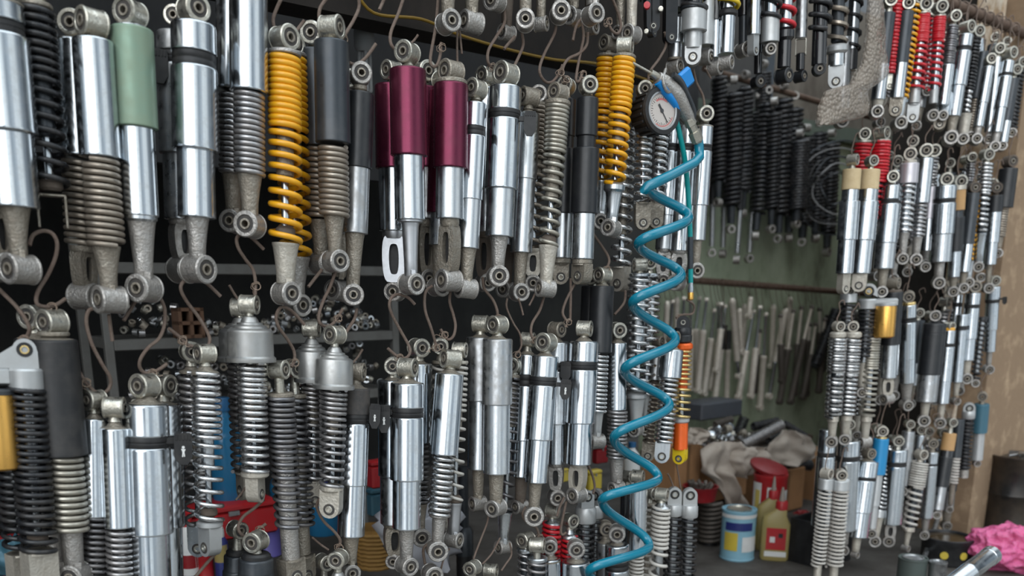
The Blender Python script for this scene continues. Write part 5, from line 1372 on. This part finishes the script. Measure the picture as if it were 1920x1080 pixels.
rag('large taupe rag spread over the bench at right', [(806, 1468, 1485), (820, 1456, 1520), (832, 1444, 1532), (845, 1440, 1535), (858, 1444, 1530), (868, 1452, 1505), (872, 1462, 1485)], .62, .05, 9, amp=.02)
rag('pinkish gray rag at the left end of the bench', [(802, 1296, 1312), (810, 1290, 1332), (820, 1286, 1330), (832, 1288, 1315)], .62, .02, 13, amp=.015)
# loose springs on the bench
def loose(x0, y0, x1, y1, w_, off, m, lab, n_=20, o1=None):
    P, Q = at(x0, y0, off), at(x1, y1, off if o1 is None else o1); d_ = Q-P; Fz = frame_z(d_); s = mpp(P); L_ = d_.length
    pts = [Fz @ V(((w_-2)*s*math.cos(t*2*PI/12), (w_-2)*s*math.sin(t*2*PI/12), L_*t/(n_*12))) for t in range(n_*12+1)]
    o = MB().tube(pts, L_/n_*.36, 6).build('coil_spring', m, sharp=80); o.location = P; tag(o, lab, 'spring', 'loose coil springs on the bench')
loose(1392, 834, 1466, 796, 11, .64, 'ste', 'bright steel coil spring lying slanted on the bench pile', 24)
loose(1412, 800, 1458, 790, 9, .74, 'bks', 'dark rusty coil spring lying behind the bright steel one', 16)
loose(1384, 812, 1396, 782, 11, .70, 'bks', 'short black coil spring standing tilted on the pile', 9)
loose(1470, 794, 1510, 818, 7, .66, 'bks', 'black coil spring pointing down right on the taupe rag', 16)
loose(1440, 826, 1470, 816, 9, .70, 'bks', 'black coil spring under the bright steel one', 10)
loose(1340, 796, 1372, 786, 8, .78, 'rodd', 'rusty coil spring at back left of the bench pile', 12)
loose(1424, 868, 1520, 872, 11, .70, 'bks', 'long black coil spring below the taupe rag', 22)
k = 0
for i in range(46):
    x, y = rng.uniform(1318, 1404), 0
    y = 830-rng.random()*34*(1-abs(x-1360)/70)
    p = at(x, y, .66+rng.uniform(0, .08)); key = k % 5
    ob = first[key].copy(); COL.objects.link(ob); ob.location = p; ob.rotation_euler = (rng.uniform(.6, 2.4), rng.random()*3, rng.random()*3); ob.scale = [.9+.7*rng.random()]*3
    tag(ob, 'steel bushing in the oily heap on the bench under the green wall', 'bushing', 'steel bushings heaped on the bench'); k += 1
o = blob('oily_rags', 'oily black scrap heap under the bench springs', 'scrap', at(1400, 832, .84), .17, .07, .045, 'rodd', .4, 3, 2); 
o = slabuv('metal_plate', ua(at(1296, 770, .9)), ua(at(1372, 770, .9)), .85, .98, at(1330, 782, .9).z, at(1330, 752, .9).z, mat('slate', (.10, .11, .13), .3, .5, .3, (.07, .07, .07), 12), None, .004)
tag(o, 'dark slate-blue metal box on the bench under the cartridges', 'box')
# tins, bottles
fl = lambda y: None
def foff(x, y):                                  # layer offset at which the floor is met at pixel row y
    p = atz(x, y, 0.0); return N.dot(p)-PC
bottle('paint_tin', 'light blue and yellow paint tin standing on the floor', 'tin', 1381, 950, 1045, 32, foff(1381, 1045), 'p_cyan', 'zinc', 'can',
       ((.62, .78, -60, 35, 'p_navy'), (.22, .58, -62, -15, 'p_yellow'), (.2, .5, 0, 60, 'p_white'), (.3, .7, 62, 85, 'p_yellow'), (.86, .93, -85, 85, 'p_white')))
off_ = foff(1436, 960)
bottle('oil_tin', 'tall red printed tin with its lid ajar, beside the cardboard', 'tin', 1436, 885, 1020, 31, foff(1436, 1020), 'p_red', 'p_dred', 'can',
       ((.3, .9, -85, -45, 'p_white'), (.45, .8, -70, -50, 'p_yellow'), (.2, .85, -25, 5, 'p_white'), (.35, .7, -20, 0, 'p_purple'), (.25, .8, 40, 60, 'p_white')))
p = at(1440, 880, .48); s = mpp(p)
o = MB().lathe([(0, 0), (34*s, 0), (36*s, 3*s), (36*s, 7*s), (30*s, 9*s), (0, 10*s)], 32).build('tin_lid', 'p_dred'); o.location = p; o.rotation_euler = (.25, .22, 0)
tag(o, 'glossy red tin lid lying tilted on the red tin', 'lid')
def oilbottle(x, y0, y1, w_, off, lab, labpan):
    pb = at(x, y1, off); s = mpp(pb); H = (y1-y0)*s; W_ = w_*s
    root = empty('oil_bottle', lab, 'bottle', M=Matrix.Translation(pb) @ Matrix.Rotation(-.25, 4, 'Z'))
    rows = []
    for zf, xf, yf, xo in ((0, .92, .5, 0), (.03, 1, .56, 0), (.50, 1, .56, 0), (.60, .82, .5, -.1), (.68, .5, .4, .2), (.72, .32, .32, .3)):
        rows.append([V((xo*W_+W_*xf*math.copysign(abs(math.cos(2*PI*i/24))**.5, math.cos(2*PI*i/24)), W_*yf*math.copysign(abs(math.sin(2*PI*i/24))**.5, math.sin(2*PI*i/24)), zf*H)) for i in range(24)])
    MB().loft(rows).build('bottle_body', 'p_oil', root, sharp=45)
    T = Matrix.Translation((W_*.3, 0, 0))
    MB().lathe([(0, H*.70), (W_*.42, H*.70), (W_*.42, H*.80), (W_*.36, H*.815), (0, H*.815)], 18, T).build('cap', 'p_red', root)
    MB().lathe([(0, H*.81), (W_*.22, H*.81), (W_*.10, H*.97), (W_*.06, H), (0, H)], 12, T).build('nozzle', mat('nozz', (.3, .26, .22), 0, .4) if 'nozz' not in MATS else MATS['nozz'], root)
    if labpan:
        MB().box((W_*.05, -W_*.565, H*.31), (W_*1.35, .0012, H*.30)).build('label_panel', 'p_red', root, smooth=False)
        MB().box((W_*.05, -W_*.567, H*.10), (W_*1.5, .0012, H*.07)).build('label_panel', 'p_white', root, smooth=False)
        MB().box((-W_*.2, -W_*.572, H*.30), (W_*.35, .0012, H*.08)).build('label_panel', 'p_white', root, smooth=False)
        MB().box((W_*.35, -W_*.572, H*.36), (W_*.3, .0012, H*.06)).build('label_panel', 'p_black', root, smooth=False)
oilbottle(1450, 910, 1048, 26, foff(1452, 1048), 'gold oil bottle with red label and nozzle, front one', True)
oilbottle(1436, 890, 1030, 21, foff(1436, 1030), 'gold oil bottle with red cap, behind the front one', False)
# black rubber ribbed can, red rim pot, coil stack, left of the blue tin
p = at(1330, 1020, foff(1330, 1020)); s = mpp(p)
root = empty('spring_stack', 'thick dark coil spring standing on the floor beside the blue tin', 'spring', loc=p)
MB().tube([V((19*s*math.cos(t*.5236), 19*s*math.sin(t*.5236), (4+t*.72)*s)) for t in range(108)], 3.6*s, 7).build('coil', 'rodd', root, sharp=80)
MB().lathe([(0, 0), (15*s, 0), (15*s, 80*s), (0, 80*s)], 16).build('core', 'p_black', root)
p = at(1312, 935, .56); s = mpp(p)
root = empty('basin', 'red enamel basin rim on the left below the rag', 'basin', loc=p)
MB().lathe([(0, -2*s), (28*s, -2*s), (33*s, 24*s), (34*s, 25*s), (31*s, 25*s), (26*s, 2*s), (0, 2*s)], 32).build('bowl', 'p_dred', root)
for i in range(10):
    a = i*.63; MB().tube([V((16*s*math.cos(a), 16*s*math.sin(a), 4*s)), V((20*s*math.cos(a+1), 20*s*math.sin(a+.6), 32*s))], 4*s, 7).build('scrap_rod', 'rodd', root)
# dark containers right of the oil bottles
p = at(1535, 1050, foff(1535, 1050)); s = mpp(p)
root = empty('crate', 'black plastic crate on the floor behind the bone-white coils', 'crate', M=Matrix.Translation(p) @ Fb)
W_, H, D_ = 95*s, 84*s, 70*s
for q, z_ in (((0, -D_/2, H/2), (W_, .006, H)), ((0, D_/2, H/2), (W_, .006, H)), ((-W_/2, 0, H/2), (.006, D_, H)), ((W_/2, 0, H/2), (.006, D_, H))):
    MB().box(q, z_, bev=.002).build('side', 'p_black', root, smooth=False)
MB().box((0, 0, .004), (W_, D_, .006)).build('bottom', 'p_black', root, smooth=False)
MB().box((0, -D_/2, H*.96), (W_*1.04, .014, H*.08), bev=.003).build('rim', 'p_black', root, smooth=False)
o = blob('rag', 'red and gray rag lying on the black crate', 'rag', at(1505, 972, .62), .05, .03, .03, 'p_dred', .5, 2.5, 3)
# black oil drum at the right, bucket with oil, tubes, pink bag
p = atz(1888, 992, 0); s = mpp(p)
root = empty('oil_drum', 'grimy black oil drum standing at the right edge', 'drum', loc=p)
R_ = 44*s; H = 142*s
MB().lathe([(0, 0), (R_, 0), (R_*1.03, H*.02), (R_, H*.04), (R_, H*.48), (R_*1.03, H*.5), (R_, H*.52), (R_, H*.95), (R_*1.05, H*.97), (R_*1.05, H), (R_*.95, H), (R_*.92, H*.96), (0, H*.96)], 36).build('drum_body', mat('drumm', (.018, .017, .016), .2, .32, .35, (.10, .07, .045), 9, rvar=.15), root)
mb = MB().box((0, 0, H*1.0), (R_*1.2, R_*.12, H*.03), Matrix.Rotation(.5, 4, 'Z'), bev=.002); mb.lathe([(0, H*.96), (R_*.3, H*.96), (R_*.3, H*1.04), (0, H*1.04)], 18, Matrix.Translation((R_*.2, -R_*.3, 0))); mb.build('lid_bar', 'chd', root)
p = atz(1772, 1052, 0); s = mpp(p); R_ = 46*s; H = 50*s
root = empty('drain_pan', 'round black pan of brown oil with yellow stickers, on the floor', 'pan', loc=p)
MB().lathe([(0, 0), (R_*.9, 0), (R_*.95, H*.05), (R_*.97, H*.75), (R_, H*.8), (R_, H*.98), (R_*.95, H), (R_*.9, H*.96), (R_*.88, H*.86), (0, H*.86)], 36).build('pan_body', 'p_black', root)
MB().lathe([(0, H*.87), (R_*.87, H*.87), (R_*.87, H*.89), (0, H*.89)], 32).build('oil', mat('oilb', (.06, .04, .02), 0, .12, .1, (.05, .04, .03), 8), root)
for a in (-2.1, -1.35): 
    G = frame_z((math.cos(a), math.sin(a), 0), V((R_*.97*math.cos(a), R_*.97*math.sin(a), H*.45)), (0, 0, 1)); MB().lathe([(0, 0), (7*s, 0), (7*s, 1.2*s), (0, 1.2*s)], 18, G).build('sticker', 'p_yellow', root)
def pipe_(nm, lab, a, b_, r_, m, cat='tube', ring=False):
    d_ = b_-a; root = empty(nm, lab, cat, loc=a)
    MB().tube([V((0, 0, 0)), d_], r_, 18, caps=True).build('tube', m, root)
    return root
pipe_('steel_tube', 'long gray steel tube leaning beside the oil pan', atz(1700, 1140, .0), at(1762, 962, .15), .008, 'chd')
pipe_('steel_tube', 'dark steel tube leaning behind the chrome banded row', atz(1612, 1120, 0), at(1652, 985, .5), .011, 'gun')
pipe_('steel_tube', 'short dull tube leaning below cream coil', atz(1640, 1120, 0), at(1664, 1050, .3), .012, 'chd')
bottle('steel_can', 'grayish green steel can standing under the cream coil', 'can', 1705, 1042, 1110, 26, foff(1705, 1110), mat('gcan', (.10, .125, .115), .3, .45, .3, (.07, .07, .06), 20), 'chd', 'can')
bottle('steel_can', 'dull steel can right of the grayish green one', 'can', 1752, 1050, 1115, 16, foff(1752, 1115), 'chd', 'chd', 'can')
# bright chrome fork tube in the foreground corner
a, b_ = at(1740, 1130, -.42), at(1860, 1040, -.42)
root = empty('fork_tube', 'polished chrome tube with open end, bottom right foreground', 'tube', loc=a)
d_ = b_-a; L_ = d_.length; Fz = frame_z(d_); s = mpp(b_); w_ = 17*s
MB().lathe([(0, 0), (w_, 0), (w_, L_*.60), (w_*1.04, L_*.605), (w_*1.04, L_*.63), (w_, L_*.635), (w_, L_*.93), (w_*1.06, L_*.935), (w_*1.06, L_), (w_*.82, L_), (w_*.82, L_*.9), (0, L_*.9)], 30, Fz).build('outer_tube', 'chr', root)
MB().lathe([(w_*.5, L_*.90), (w_*.80, L_*.90), (w_*.80, L_*.985), (w_*.62, L_*.99), (w_*.5, L_*.92)], 24, Fz).build('copper_lining', 'gold', root)
pk = bpy.data.materials.new('pink_film'); pk.use_nodes = True; pp_ = pk.node_tree.nodes['Principled BSDF']
pp_.inputs['Base Color'].default_value = (.85, .17, .38, 1); pp_.inputs['Roughness'].default_value = .22; pp_.inputs['Alpha'].default_value = .8; pp_.inputs['Subsurface Weight'].default_value = .2
vp = pk.node_tree.nodes.new('ShaderNodeTexNoise'); vp.inputs['Scale'].default_value = 28; vp.inputs['Detail'].default_value = 4
gq = pk.node_tree.nodes.new('ShaderNodeNewGeometry'); pk.node_tree.links.new(gq.outputs['Position'], vp.inputs['Vector'])
bq = pk.node_tree.nodes.new('ShaderNodeBump'); bq.inputs['Strength'].default_value = 1; bq.inputs['Distance'].default_value = .03
pk.node_tree.links.new(vp.outputs[0], bq.inputs['Height']); pk.node_tree.links.new(bq.outputs[0], pp_.inputs['Normal'])
p = atz(1898, 1066, 0); s = mpp(p)
blob('plastic_bag', 'crumpled bright pink plastic bag at the bottom right', 'plastic bag', p+V((0, 0, 38*s)), 84*s, 60*s, 46*s, pk, .27, 2.1, 6, 96, 64)
p = atz(1893, 1000, 0); 
o = blob('leaf_bunch', 'bit of green leaf showing behind the pink bag', 'leaf', at(1900, 993, .06), .022, .012, .008, 'p_grn', .4, 3, 2)
